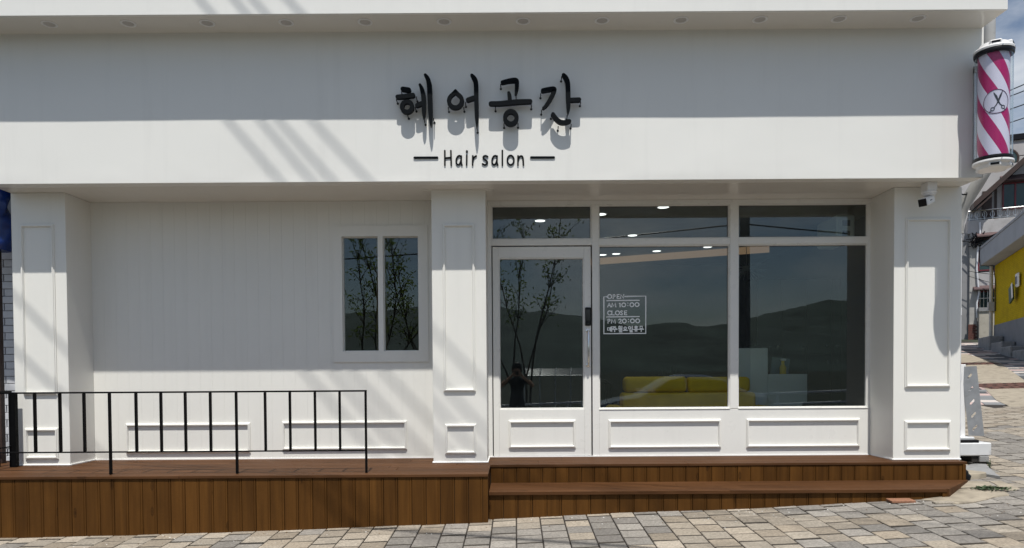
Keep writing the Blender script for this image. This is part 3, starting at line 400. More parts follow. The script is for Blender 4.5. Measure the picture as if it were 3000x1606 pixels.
def wood(name, grain, base, hi):
    m, n, b, o = newmat(name)
    sc = {'z': (30, 30, 1.6), 'x': (1.6, 30, 30)}[grain]
    v = coords(n, sc, 37.0)
    g1 = noise_tex(n, v, 1.0, 6, .62)
    v2 = coords(n, tuple(x * .35 for x in sc), 53.0)
    g2 = noise_tex(n, v2, 1.0, 3)
    c = ramp(n, g1, [(.28, tuple(x * .62 for x in base)), (.5, base), (.74, hi)])
    c = mixc(n, .45, c, ramp(n, g2, [(.3, tuple(x * .62 for x in base)), (.7, tuple(x * 1.15 for x in hi))]))
    oi = N(n, 'ShaderNodeObjectInfo')
    tone = ramp(n, oi.outputs['Random'], [(0, (.87, .86, .85)), (.5, (1, .99, .98)), (1, (1.12, 1.10, 1.08))])
    c = mixc(n, 1.0, c, tone, 'MULTIPLY')
    kv = coords(n, (7.5, 7.5, 2.6) if grain == 'z' else (2.6, 7.5, 7.5), 11.0)
    vo = N(n, 'ShaderNodeTexVoronoi'); vo.inputs['Scale'].default_value = 1.0
    n.links.new(kv, vo.inputs['Vector'])
    kn = ramp(n, vo.outputs['Distance'], [(.045, (1, 1, 1)), (.075, (.25, .25, .25)), (.10, (.75, .75, .75)), (.13, (0, 0, 0))])
    c = mixc(n, kn, c, tuple(x * .33 for x in base))
    st = noise_tex(n, coords(n, (1.1, 1.1, 1.1)), 1.6, 6, .6)
    c = mixc(n, ramp(n, st, [(.5, (0, 0, 0)), (.72, (.45, .45, .45))]), c, tuple(x * .55 for x in base))
    n.links.new(c, b.inputs['Base Color'])
    b.inputs['Roughness'].default_value = .62
    b.inputs['Specular IOR Level'].default_value = .12
    bump(n, b, g1, .35, .003)
    return m

WOOD_V = wood('stained_wood_upright', 'z', (.082, .0345, .0070), (.122, .054, .0120))
WOOD_H = wood('stained_wood_deck', 'x', (.074, .0325, .0125), (.118, .055, .0235))
BLACK = plain('black_painted_steel', (.004, .004, .0045), .5, var=.2, scale=12, bmp=.1, spec=.06)
SIGNB = plain('black_sign_letter', (.0045, .006, .0075), .5, var=.1, scale=20, spec=.07)
GREYM = plain('galvanised_steel', (.40, .41, .43), .38, .55, .12, 14, .05, dirt=((.28, .27, .26), 6, .6))
PIPE = plain('grey_duct', (.42, .42, .41), .5, 0, .1, 7, .05, 40, dirt=((.25, .24, .22), 4, .58))
PVC = plain('white_pvc', (.68, .69, .72), .3, var=.05, scale=4)
PLASTIC = plain('white_plastic', (.80, .80, .80), .3, var=.03)
DARKP = plain('black_plastic', (.007, .007, .009), .35, var=.1, spec=.25)
CHROME = plain('chrome', (.75, .74, .72), .16, 1.0, .05)
LENS = plain('frosted_lens', (.50, .48, .455), .35, var=.05)
TARP = plain('blue_tarpaulin', (.008, .03, .16), .25, var=.35, scale=7, bmp=.25, bscale=14)
BROWN = plain('dark_brown_metal', (.045, .026, .020), .5, var=.25, scale=5)

def glass(name, tint, refl=.055):
    m, n, b, o = newmat(name)
    n.nodes.remove(b)
    t = N(n, 'ShaderNodeBsdfTransparent'); t.inputs['Color'].default_value = (*tint, 1)
    g = N(n, 'ShaderNodeBsdfGlossy'); g.inputs['Roughness'].default_value = 0.0; g.inputs['Color'].default_value = (.95, 1, 1, 1)
    lw = N(n, 'ShaderNodeLayerWeight'); lw.inputs['Blend'].default_value = .5
    pw = N(n, 'ShaderNodeMath', operation='POWER'); pw.inputs[1].default_value = 5
    ma = N(n, 'ShaderNodeMath', operation='MULTIPLY_ADD'); ma.inputs[1].default_value = .9; ma.inputs[2].default_value = refl
    ms = N(n, 'ShaderNodeMixShader')
    n.links.new(lw.outputs['Facing'], pw.inputs[0]); n.links.new(pw.outputs[0], ma.inputs[0])
    n.links.new(ma.outputs[0], ms.inputs[0]); n.links.new(t.outputs[0], ms.inputs[1]); n.links.new(g.outputs[0], ms.inputs[2])
    n.links.new(ms.outputs[0], o.inputs['Surface'])
    return m
GLASS = glass('tinted_window_glass', (.80, .84, .83), .066)
CLEAR = glass('clear_acrylic', (.97, .98, .98), .012)

def stone(name, col, spk=.28, joint=None):
    m, n, b, o = newmat(name)
    v = coords(n)
    f = noise_tex(n, v, 48, 6, .78)
    lo, hi = tuple(x * (1 - spk) for x in col), tuple(min(1, x * (1 + spk)) for x in col)
    c = ramp(n, f, [(.32, lo), (.5, col), (.66, hi)])
    oi = N(n, 'ShaderNodeObjectInfo')
    tone = ramp(n, oi.outputs['Random'], [(0, (.80, .80, .80)), (1, (1.18, 1.17, 1.16))])
    c = mixc(n, 1.0, c, tone, 'MULTIPLY')
    f2 = noise_tex(n, v, 3.1, 7, .65)
    c = mixc(n, ramp(n, f2, [(.52, (0, 0, 0)), (.70, (.55, .55, .55))]), c, tuple(x * .55 for x in col))
    f3 = noise_tex(n, v, 9.0, 5, .7)
    c = mixc(n, ramp(n, f3, [(.705, (0, 0, 0)), (.735, (.8, .8, .8))]), c, (.55, .54, .52))
    n.links.new(c, b.inputs['Base Color'])
    b.inputs['Roughness'].default_value = .85
    bump(n, b, f, .35, .003)
    return m
PAVERS = [stone('paver_grey', (.222, .206, .184), .42), stone('paver_dark_grey', (.188, .174, .157), .42), stone('paver_pale_grey', (.268, .249, .222), .38),
          stone('paver_beige', (.288, .250, .200), .40), stone('paver_sand', (.318, .280, .228), .38), stone('paver_tan', (.262, .222, .172), .40)]
JOINT = plain('joint_soil', (.024, .019, .015), .95, var=.4, scale=30, bmp=.4)
EDGE = plain('soiled_paver_edge', (.050, .042, .033), .95, var=.35, scale=25)
CONC = plain('old_concrete', (.30, .26, .20), .9, 0, .16, 9, .5, 90, dirt=((.17, .145, .11), 5, .54))
CONC_G = plain('grey_concrete', (.24, .24, .24), .9, 0, .15, 8, .4, 80, dirt=((.13, .13, .125), 4, .55))
TILE_P = [stone('slab_pink', (.40, .30, .275), .12), stone('slab_pale', (.44, .40, .37), .12), stone('slab_charcoal', (.075, .08, .085), .15), stone('slab_grey', (.20, .205, .21), .15)]
ASPH = plain('asphalt', (.055, .055, .057), .9, 0, .25, 40, .6, 220)
SOIL = plain('dry_ground', (.026, .032, .018), .95, 0, .3, 3, .4, 30)
GRASSM = plain('weed_green', (.035, .06, .02), .7, 0, .4, 40)
RUST = plain('rusty_iron', (.085, .035, .024), .8, 0, .3, 30, .4)
REDB = plain('red_brick', (.12, .045, .035), .85, 0, .25, 20, .3)
MORTAR = plain('mortar', (.34, .31, .27), .9)

# ------------------------------------------------------------------ ground
GX = [-4.36, -3.2, -2.05, -.24, .84, 2, 3.67, 4.3, 40]
GZ = [.117, .136, .166, .225, .272, .303, .385, .415, 1.611]
def ground_z(x, y):
    if x <= GX[0]: z = GZ[0] + (x - GX[0]) * .012
    elif x >= GX[-1]: z = GZ[-1]
    else:
        for i in range(len(GX) - 1):
            if GX[i] <= x <= GX[i + 1]:
                z = GZ[i] + (GZ[i + 1] - GZ[i]) * (x - GX[i]) / (GX[i + 1] - GX[i]); break
    if x < -8: z = GZ[0] - 3.64 * .012
    yy = max(y, -5.0)
    return z + .04 * (yy - 6) + .042 * max(0, min(yy, 34) - 7)

def drape(xs, ys, off, mat, name, kind='structure', inside=None):
    m = MB()
    nx, ny = len(xs), len(ys)
    V = [(x, y, ground_z(x, y) + off) for y in ys for x in xs]
    F = [(j * nx + i, j * nx + i + 1, (j + 1) * nx + i + 1, (j + 1) * nx + i) for j in range(ny - 1) for i in range(nx - 1)
         if inside is None or inside((xs[i] + xs[i + 1]) / 2, (ys[j] + ys[j + 1]) / 2)]
    m.add(V, F)
    o = m.build(name, mat, smooth=30)
    if kind: o['kind'] = kind
    return o

def lin(a, b, n): return [a + (b - a) * i / n for i in range(n + 1)]
far = [-1500, -600, -200, -80, -40]
drape(far + lin(-30, 45, 50) + [80, 200, 600, 1500], [-1500, -600, -200, -80, -40] + lin(-20, 45, 50) + [80, 200, 600, 1500], -.06, SOIL, 'ground')
drape(lin(-60, 60, 60), lin(-4.8, 2.2, 7), -.01, ASPH, 'road')

# pavement with pavers laid in columns running away from the camera
bed = drape(lin(-9, 10.4, 40), lin(2.6, 12.2, 24), .0, JOINT, 'pavement')
PW = .2
cells = []
def beyond(x, y):          # the alley concrete and slabs take over here
    return y > 11.1 + .12 * (x - 7.9) + (0.25 if x < 7.5 else 0)
def covered(x, y):
    if x < -.33 and y > 6.02: return True
    if x < 3.62 and y > 6.14: return True
    if 3.6 < x < 4.05 and y > 6.14 + (x - 3.62): return True
    if x < 4.3 and y > 6.62: return True
    if y > 7.2 and x < 4.3: return True
    return False
for i in range(-36, 52):
    ph = rnd.random() * PW if i % 2 else 0.0
    x = (i + .5) * PW
    for j in range(13, 62):
        y = j * PW + (PW * .5 if i % 2 else 0.0) + rnd.uniform(-.012, .012)
        if covered(x, y) or beyond(x, y) or x > 9.6: continue
        cells.append((x, y))
bpy.context.view_layer.update()
def in_view(x, y, z, mgn=.015):
    c = world_to_camera_view(S, cam, Vector((x, y, z)))
    return c.z > 0 and -mgn < c.x < 1 + mgn and -mgn < c.y < 1 + mgn
def cell_mat(x, y):
    v = noise.noise(Vector((x * .75 + 3, y * .9, .3))) + .55 * noise.noise(Vector((x * 2.1, y * 2.6, 7)))
    v += rnd.uniform(-.16, .16)
    if v > -.13: return rnd.choice([3, 4, 4, 3, 5])
    return rnd.choice([0, 0, 1, 2, 0])
def paver_geo(m, x, y, dz, tx, ty, edge=1):
    hx_, hy_ = PW / 2 - .0046, PW / 2 - .0040
    g = [(-1, -1), (1, -1), (1, 1), (-1, 1)]
    top = [Vector((x + a * (hx_ - .003), y + b * (hy_ - .007), 0)) for a, b in g]
    mid = [Vector((x + a * hx_, y + b * hy_, 0)) for a, b in g]
    for p in top: p.z = ground_z(p.x, p.y) + .0090 + dz + tx * (p.x - x) + ty * (p.y - y)
    bot = [p.copy() for p in mid]
    for p in mid: p.z = ground_z(p.x, p.y) + .0040 + dz + tx * (p.x - x) + ty * (p.y - y)
    for p in bot: p.z = ground_z(p.x, p.y) - .03
    k0 = m.cur
    m.add(top + mid + bot, [(0, 1, 2, 3), (5, 6, 2, 1), (7, 4, 0, 3)])
    o_ = len(m.v) - 12
    m.f += [tuple(o_ + i for i in f_) for f_ in [(4, 5, 1, 0), (6, 7, 3, 2)] + [(8 + k, 8 + (k + 1) % 4, 4 + (k + 1) % 4, 4 + k) for k in range(4)]]
    m.mi += [edge] * 6
vis = [c for c in cells if in_view(c[0], c[1], ground_z(*c))]
vis.sort(key=lambda c: c[0] ** 2 + c[1] ** 2)
single = set(vis[:295])
rest = MB()
for c in cells:
    k = cell_mat(*c)
    a = (c[0], c[1], rnd.uniform(-.002, .002), rnd.uniform(-.012, .012), rnd.uniform(-.012, .012))
    if c in single:
        m = MB(); paver_geo(m, *a); m.build('paver', [PAVERS[k], EDGE], bed)
    else:
        rest.cur = k; paver_geo(rest, *a, edge=len(PAVERS))
o = rest.build('paver_field', PAVERS + [EDGE], bed); o['kind'] = 'stuff'

# ------------------------------------------------------------------ the salon building
YE, YF, YP, YB, YW, YG = 6.04, 6.37, 6.69, 7.09, 7.12, 7.16
XL, XR = -4.712, 4.19
SZ = 3.205                     # soffit
DZ = .645                      # deck
B = thing('hair_salon', 'white painted single-storey hair salon with glass shopfront and deep eave', 'building', (-.25, 6.7, .3))

def wavy(x, z):
    a = noise.noise(Vector((x * .55, z * 1.1, 2.2))) * .0036 + noise.noise(Vector((x * 1.7, z * 2.5, 9.1))) * .0011
    a *= 1 - .85 * max(0, min(1, (1.1 - abs(x + .02)) / .4)) * max(0, min(1, (3.62 - z) / .12))
    a += .002 * max(0, 1 - abs(z - 3.30) / .12) * noise.noise(Vector((x * 5, z * 9, 1.1)))
    return a
# fascia sheet: slightly bowed panels on a box
m = MB()
nx, nz = 150, 30
V, F = [], []
for j in range(nz + 1):
    for i in range(nx + 1):
        x = XL + (XR - .02 - XL) * i / nx; z = SZ - .002 + (4.53 - SZ) * j / nz
        V.append((x, YF + (wavy(x, z) if 0 < i < nx and 0 < j else 0), z))
F = [(j * (nx + 1) + i, j * (nx + 1) + i + 1, (j + 1) * (nx + 1) + i + 1, (j + 1) * (nx + 1) + i) for j in range(nz) for i in range(nx)]
m.add(V, F)
m.box(XL, XR - .02, YF + .012, YF + .12, SZ - .002, 4.53)
m.box(XL, XL + .004, YF, YF + .012, SZ - .002, 4.53); m.box(XR - .024, XR - .02, YF, YF + .012, SZ - .002, 4.53)
m.box(XL, XR - .02, YF, YF + .012, SZ - .002, SZ + .001)
fas = m.build('fascia', WHITE_F, B, smooth=25)
# eave
m = MB(); m.box(-6.2, 4.155, YE, YE + .028, 4.517, 4.668, .002); m.build('eave_fascia', WHITE_F, B)
m = MB(); m.box(-6.2, 4.155, YE + .028, YF + .2, 4.520, 4.60); m.build('eave_soffit', SOFFIT, B)
m = MB(); m.box(-6.2, 4.13, YE + .02, 12.2, 4.672, 4.70); m.build('roof', plain('roof_sheet', (.06, .06, .065), .6), B)
# soffit over the shopfront recess
m = MB(); m.box(XL, XR - .02, YF + .12, 7.22, SZ, SZ + .045); m.build('recess_soffit', SOFFIT, B)
m = MB(); m.box(-.86, -.2, YF + .30, YF + .42, SZ - .006, SZ - .0005); m.build('access_panel', SOFFIT, B)
# side and rear walls
m = MB(); m.box(XR - .14, XR - .02, YF + .12, 12.0, SZ + .046, 4.6); m.box(XR - .14, XR - .004, YP + .52, 12.0, .3, SZ + .045); m.build('side_wall', WHITE, B)
m = MB(); m.box(XL, XL + .12, 7.2, 12.0, .2, 4.6); m.build('side_wall', WHITE, B)
m = MB(); m.box(XL + .12, XR - .14, 11.88, 12.0, .2, 4.6); m.build('rear_wall', WHITE, B)

MOULD = [(0, 0), (0, .010), (.004, .013), (.0085, .014), (.010, .0215), (.019, .0225), (.0225, .019), (.0235, .011), (.026, .009), (.026, 0)]
def pillar(x0, x1, moulds, right_depth=.52):
    m = MB(); m.box(x0, x1, YP, YP + right_depth, .3, SZ - .001, .003)
    p = m.build('pillar', WHITE, B)
    for (a, b, c, d) in moulds:
        f = MB(); f.frame(a, b, c, d, YP, MOULD); f.build('moulding', WHITE, p)
    t = MB()
    t.box(x0 - .008, x1 + .008, YP - .010, YP + .001, DZ + .001, DZ + .013, .003)
    t.box(x0 - .010, x0 + .001, YP + .001, YB, DZ + .001, DZ + .012); t.box(x1 - .001, x1 + .010, YP + .001, YB, DZ + .001, DZ + .012)
    t.build('base_bead', PURE, p)
    return p
pillar(XL, -4.204, [(-4.626, -4.309, 1.313, 2.910), (-4.622, -4.309, .708, 1.000)])
pillar(-.778, -.270, [(-.676, -.373, 1.319, 2.888), (-.667, -.372, .731, 1.013)])
pillar(3.556, XR - .002, [(3.660, 4.088, 1.330, 2.913), (3.659, 4.095, .732, 1.017)])

# boarded back wall
bw = .1182
x = -4.204
k = 0
WX0, WX1, WZ0, WZ1 = -1.805, -.862, 1.607, 2.960       # window casing
OX0, OX1, OZ0, OZ1 = -1.715, -.955, 1.700, 2.870       # opening in the boards
while x < -.78:
    x1 = min(x + bw, -.7785)
    m = MB()
    def brd(z0, z1, xa=x, xb=x1):
        m.box(xa + .0002, xb - .0002, YB, YB + .018, z0, z1, .0005)
    if x1 <= OX0 or x >= OX1: brd(DZ + .002, SZ - .001)
    else:
        za_, zb_ = DZ + .002, SZ - .001
        if x < OX0:
            m.prism([(x + .0002, za_), (x1 - .0002, za_), (x1 - .0002, OZ0), (OX0, OZ0), (OX0, OZ1), (x1 - .0002, OZ1), (x1 - .0002, zb_), (x + .0002, zb_)], 'y', YB, YB + .018)
        elif x1 > OX1:
            m.prism([(x + .0002, za_), (x1 - .0002, za_), (x1 - .0002, zb_), (x + .0002, zb_), (x + .0002, OZ1), (OX1, OZ1), (OX1, OZ0), (x + .0002, OZ0)], 'y', YB, YB + .018)
        else:
            brd(za_, OZ0); m.build('wall_board', WHITE, B)
            m = MB(); brd(OZ1, zb_)
    m.build('wall_board', WHITE, B)
    x = x1
m = MB()
for a, b, c, d in ((-4.2, OX0, DZ, SZ), (OX1, -.78, DZ, SZ), (OX0, OX1, DZ, OZ0), (OX0, OX1, OZ1, SZ)):
    m.box(a, b, YB + .019, YB + .11, c, d)
m.build('wall_backing', WHITE, B)
m = MB(); m.box(-4.2, -.78, YB - .007, YB - .0005, DZ + .001, DZ + .010); m.build('base_bead', PURE, B)
for a, b, c, d in ((-3.892, -2.649, .711, 1.010), (-2.333, -1.086, .734, 1.022)):
    f = MB(); f.frame(a, b, c, d, YB, MOULD); f.build('moulding', WHITE, B)

# casement window
win = MB()
cas = [(WX0, -1.714, WZ0, WZ1), (-.958, WX1, WZ0, WZ1), (-1.714, -.958, WZ0, 1.716), (-1.714, -.958, 2.853, WZ1), (-1.358, -1.307, 1.716, 2.853)]
for a, b, c, d in cas: win.box(a, b, YB - .014, YB + .05, c, d)
wf = win.build('window', WHITE, B)
for a, b in ((-1.714, -1.358), (-1.307, -.958)):
    m = MB(); m.frame(a + .0005, b - .0005, 1.7165, 2.8525, YB + .05, [(0, 0), (0, .030), (.005, .030), (.0065, .012), (.0075, .012), (.0075, 0)])
    m.build('sash', WHITE_P, wf)
    m = MB(); m.box(a + .004, b - .004, YB + .040, YB + .046, 1.721, 2.848); m.build('pane', GLASS, wf)

# glazed shopfront
SX0, SX1 = -.270, 3.556
JL, M1a, M1b, M2a, M2b, JR = -.232, .772, .838, 2.150, 2.230, 3.532
TR0, TR1, HEAD, SILL = 2.760, 2.822, 3.163, 1.120
sf = thing_parent = None
m = MB()
Y0, Y1 = YW, YW + .085
m.box(SX0, JL, Y0, Y1, DZ, SZ - .001, .002)
m.box(M1a, M1b, Y0, Y1, DZ, HEAD, .002)
m.box(M2a, M2b, Y0, Y1, SILL - .0, HEAD, .002)
m.box(JR, SX1, Y0 + .012, Y1, DZ, HEAD, .002)
m.box(JL + .0005, SX1, Y0 + .001, Y1, HEAD + .0005, SZ - .001, .002)
for a, b in ((JL, M1a), (M1b, M2a), (M2b, JR)):
    m.box(a + .0005, b - .0005, Y0 + .0015, Y1, TR0, TR1, .002)
fr = m.build('shopfront_frame', WHITE_P, B)
# apron panel below the two big panes
m = MB(); m.box(M1b + .0005, JR - .0005, Y0 + .001, Y1, DZ + .001, SILL - .004, .002)
m.box(M1b + .0005, M2a - .0005, Y0 - .006, Y1, SILL - .0035, SILL + .002, .002); m.box(M2b + .0005, JR - .0005, Y0 - .006, Y1, SILL - .0035, SILL + .002, .002)
ap = m.build('apron_panel', WHITE_P, B)
for a, b in ((.928, 2.057), (2.311, 3.448)):
    f = MB(); f.frame(a, b, .727, 1.014, Y0 + .001, MOULD); f.build('moulding', WHITE, ap)
BEADP = [(0, 0), (0, .026), (.010, .026), (.013, .012), (.0145, 0)]
for a, b, c, d in ((JL, M1a, TR1, HEAD), (M1b, M2a, TR1, HEAD), (M2b, JR, TR1, HEAD), (M1b, M2a, SILL + .002, TR0), (M2b, JR, SILL + .002, TR0)):
    f = MB(); f.frame(a + .0003, b - .0003, c + .0003, d - .0003, YG + .001, BEADP); f.build('glazing_bead', WHITE_P, fr)
    g = MB(); g.box(a + .004, b - .004, YG + .002, YG + .008, c + .004, d - .004); g.build('pane', GLASS, fr)
    g = MB(); g.frame(a + .013, b - .013, c + .013, d - .013, YG + .0018, [(0, 0), (0, .004), (.004, .004), (.004, 0)]); g.build('gasket', DARKP, fr)
m = MB(); m.box(SX0 + .01, SX1 - .01, Y0 - .008, Y0 - .0005, DZ + .001, DZ + .009); m.build('base_bead', PURE, B)

# door
DX0, DX1, DB, DT = -.222, .759, .656, 2.748
GX0, GX1, GZ0, GZ1 = -.163, .692, 1.123, 2.641
m = MB()
m.box(DX0, GX0, YW + .004, YW + .055, DB, DT, .003); m.box(GX1, DX1, YW + .004, YW + .055, DB, DT, .003)
m.box(GX0 + .0005, GX1 - .0005, YW + .0055, YW + .055, GZ1, DT, .002)
m.box(GX0 + .0005, GX1 - .0005, YW + .0055, YW + .055, DB, GZ0, .002)
m.box(GX1 + .052, GX1 + .055, YW + .002, YW + .0045, DB, DT)
m.box(GX0 + .001, GX1 - .001, YW + .0048, YW + .0055, .7285, .7305)
dr = m.build('door', WHITE_P, B)
f = MB(); f.frame(-.072, .601, .735, 1.015, YW + .0055, MOULD); f.build('moulding', WHITE, dr)
f = MB(); f.frame(GX0 + .0003, GX1 - .0003, GZ0 + .0003, GZ1 - .0003, YG - .002, BEADP); f.build('glazing_bead', WHITE_P, dr)
g = MB(); g.box(GX0 + .004, GX1 - .004, YG - .001, YG + .005, GZ0 + .004, GZ1 - .004); g.build('pane', GLASS, dr)
m = MB(); m.box(.700, .757, YW - .018, YW + .004, 1.957, 2.140, .006); lk = m.build('lock', DARKP, dr)
m = MB(); m.box(.706, .751, YW - .022, YW - .0182, 2.005, 2.118, .004); m.box(.712, .745, YW - .0215, YW - .0182, 1.966, 1.985, .004); m.build('keypad', plain('gloss_black', (.008, .008, .009), .08), lk)
m = MB()
hx = .728
m.tube([(hx, YW + .004, 1.905), (hx, YW - .045, 1.905), (hx, YW - .058, 1.880), (hx, YW - .058, 1.590), (hx, YW - .045, 1.565), (hx, YW + .004, 1.565)], .0105, 10)
m.lathe([(.021, 0), (.021, -.006), (.014, -.010)], (hx, YW + .004, 1.905), 16, 'y'); m.lathe([(.021, 0), (.021, -.006), (.014, -.010)], (hx, YW + .004, 1.565), 16, 'y')
m.build('handle', CHROME, dr, smooth=40)
m = MB(); m.lathe([(.011, 0), (.011, -.004), (.007, -.006)], (.590, YW + .0055, 2.712), 14, 'y'); m.build('screw_cap', CHROME, dr)
m = MB(); m.box(DX0 - .007, DX1 + .007, YW + .058, YW + .083, DZ + .0105, DT + .008); m.build('rebate', DARKP, dr)
m = MB(); m.box(JL + .001, M1a - .001, YW + .002, YW + .083, DZ + .001, DZ + .0095, .001); m.build('threshold', GREYM, dr)
# the rebate board must leave the glass clear
o = dr.children[-2]
me = o.data
mm = MB()
for a, b, c, d in ((DX0 - .007, GX0 - .01, DZ + .0105, DT + .008), (GX1 + .01, DX1 + .007, DZ + .0105, DT + .008), (GX0 - .0095, GX1 + .0095, GZ1 + .01, DT + .008), (GX0 - .0095, GX1 + .0095, DZ + .0105, GZ0 - .01)):
    mm.box(a, b, YW + .058, YW + .083, c, d)
bpy.data.objects.remove(o)
mm.build('rebate', DARKP, dr)

# ------------------------------------------------------------------ downlights in the eave
proto = None
ordn = ['leftmost', 'second from the left', 'third from the left', 'fourth from the left', 'fifth from the left', 'sixth from the left', 'seventh from the left', 'fifth from the right', 'fourth from the right', 'third from the right', 'second from the right', 'rightmost, nearest the barber pole']
for i in range(12):
    if proto is None:
        t = thing('downlight', '', 'downlight', (0, 0, 0), 'downlights recessed along the eave')
        m = MB(); m.lathe([(.064, 0), (.064, -.003), (.050, -.0045), (.046, -.001), (.046, 0)], (0, 0, 0), 28); m.build('trim_ring', PLASTIC, t, smooth=40)
        m = MB(); m.lathe([(.046, -.0004), (.030, -.0012)], (0, 0, 0), 28); m.build('lens', LENS, t, smooth=40)
        proto = t
    else: t = dup(proto)
    t.location = (-3.993 + i * .6797, 6.190, 4.5195)
    t['label'] = 'round white downlight in the eave underside, ' + ordn[i]

# ------------------------------------------------------------------ sign lettering
def smooth_stroke(pts, it=2):
    pts = [Vector(p) for p in pts]
    for _ in range(it):
        if len(pts) < 3: break
        q = [pts[0]]
        for a, b in zip(pts[:-1], pts[1:]):
            q += [a * .75 + b * .25, a * .25 + b * .75]
        q.append(pts[-1]); pts = q
    return pts
sg = thing('shop_sign', 'raised black brushed Korean lettering 헤어공간 standing off the white fascia', 'sign', (.0, 6.3, 3.8))
YL0, YL1 = 6.283, 6.318
for kname, (strokes, rg, pins) in HANGUL.items():
    m = MB()
    dd = 0.0
    for st in strokes:
        m.ribbon(smooth_stroke(st), YL0 + dd, YL1 + dd); dd += .0012
    if rg: m.loops(rg[0], rg[1], YL0 + dd, YL1 + dd)
    lt = m.build('letter', SIGNB, sg, smooth=50)
    lt['label'] = {'hye': 'black raised syllable 헤', 'eo': 'black raised syllable 어', 'gong': 'black raised syllable 공', 'gan': 'black raised syllable 간'}[kname]
    for (px, pz) in pins:
        q = MB(); q.tube([(px, YL0 + .02, pz + .006), (px, YL0 + .026, pz - .010), (px, YF + .004, pz - .012)], .0042, 6)
        q.lathe([(.010, 0), (.010, -.004)], (px, YF + .001, pz - .012), 10, 'y')
        q.build('mounting_pin', DARKP, lt)
es = thing('salon_sign', 'small black lettering Hair salon between two dashes on the white fascia', 'sign', (.0, 6.36, 3.4))
for kname, strokes in ENGLISH.items():
    m = MB(); dd = 0
    for st in strokes:
        m.ribbon(st if len(st) > 18 else smooth_stroke(st, 2 if len(st) > 3 else 0), YF - .0085 + dd, YF - .001); dd += .0005
    o = m.build('dash' if kname in ('d1', 'd2') else 'letter', SIGNB, es, smooth=50)

# opening hours on the glass
VINYL = plain('white_vinyl', (.86, .88, .88), .5, var=.02)
st_ = MB()
for i, s_ in enumerate(STICKER):
    st_.ribbon([(p[0], p[1], p[2] * 1.55) for p in s_], YG + .0012 - .00001 * i, YG + .0018)
tag(st_.build('opening_hours_decal', VINYL), 'white opening hours decal reading OPEN AM 10:00 CLOSE PM 20:00 on shopfront glass', 'decal')

# ------------------------------------------------------------------ timber deck and step
D = thing('timber_deck', 'brown stained timber deck with upright plank skirt in front of the salon', 'deck', (-1, 6.0, .2))
DXL = -5.3
YD = 5.97
def deck_boards(x0, x1, y0, y1, w, ztop, parent, chain=None):
    y = y0; r = 0
    while y < y1 - .02:
        yb = min(y + w, y1)
        cuts = [x0]
        p = x0 + rnd.uniform(1.4, 3.0)
        while p < x1 - .7:
            cuts.append(p); p += rnd.uniform(2.0, 3.0)
        cuts.append(x1)
        for a, b in zip(cuts[:-1], cuts[1:]):
            m = MB(); m.box(a + .0012, b - .0012, y + .0018, yb - .0018, ztop - .024 + rnd.uniform(-.001, .001), ztop + rnd.uniform(-.0012, .0004), .002)
            m.build('deck_board', WOOD_H, parent)
        y = yb; r += 1
deck_boards(DXL, -.235, YD - .014, 6.56, .143, DZ, D)
deck_boards(DXL, XR - .02, 6.548, 7.115, .142, DZ, D)
def planks(xa, xb, yfront, ztop, parent, w=.1195, zb=None, thick=.016):
    x = xa
    while x < xb - .03:
        x1 = min(x + w, xb)
        z0 = (ground_z((x + x1) / 2, yfront) - .004 + rnd.uniform(-.004, .006)) if zb is None else zb
        y = yfront + rnd.uniform(-.0008, .0008)
        prof = [(x + .0015, y + .0030), (x + .0030, y), (x1 - .0215, y), (x1 - .0195, y + .0034), (x1 - .0165, y + .0034), (x1 - .0145, y - .0006), (x1 - .0045, y - .0006), (x1 - .0015, y + .0040), (x1 - .0015, y + thick), (x + .0015, y + thick)]
        if x1 - x < .05: prof = [(x + .001, y), (x1 - .001, y), (x1 - .001, y + thick), (x + .001, y + thick)]
        m = MB(); m.prism(prof, 'z', z0, ztop)
        m.build('plank', WOOD_V, parent)
        x = x1
planks(DXL, -.237, YD, DZ - .026, D)
planks(-.2345, 4.150, 6.557, DZ - .026, D, .1203, zb=.44)
# returns of the skirt
for (xf, ya, yb, z0) in ((-.252, YD + .018, 6.548, .2), (4.140, 6.583, 7.3, .35)):
    y = ya
    while y < yb - .02:
        y1 = min(y + .118, yb)
        m = MB(); m.box(xf, xf + .014, y + .001, y1 - .001, z0, DZ - .026, .0015); m.build('plank', WOOD_V, D); y = y1
m = MB(); m.box(4.128, 4.158, 6.5485, 6.5565, .42, DZ - .0265, .002); m.build('corner_trim', WOOD_V, D)
m = MB(); m.box(DXL, -.26, YD + .0175, 7.0, .05, DZ - .03); m.box(-.25, 4.12, 6.575, 7.05, .25, DZ - .03); m.build('framing', plain('raw_timber', (.018, .011, .007), .9), D)

ST = thing('timber_step', 'long brown timber step with chamfered right end below the deck', 'step', (1.8, 6.3, .28))
SZT, SY0, CX0, CX1 = .475, 6.050, 3.690, 4.165
def tread(y0, y1, name, xa=-.232):
    x0y = CX0 + (y0 - 6.06) * (CX1 - CX0) / .50; x1y = CX0 + (y1 - 6.06) * (CX1 - CX0) / .50
    xj = rnd.uniform(1.2, 2.2)
    m = MB(); m.prism([(xa, y0), (xj - .001, y0), (xj - .001, y1), (xa, y1)], 'z', SZT - .026, SZT); m.build(name, WOOD_H, ST)
    m = MB(); m.prism([(xj + .001, y0), (x0y, y0), (x1y, y1), (xj + .001, y1)], 'z', SZT - .026, SZT - .0005); m.build(name, WOOD_H, ST)
tread(SY0, 6.180, 'tread_board'); tread(6.182, 6.315, 'tread_board'); tread(6.317, 6.45, 'tread_board'); tread(6.452, 6.564, 'tread_board')
planks(-.234, 3.665, 6.070, SZT - .027, ST, .1245)
m = MB(); m.box(3.645, 3.688, 6.055, 6.069, .37, SZT - .0268, .002); m.build('corner_trim', WOOD_V, ST)
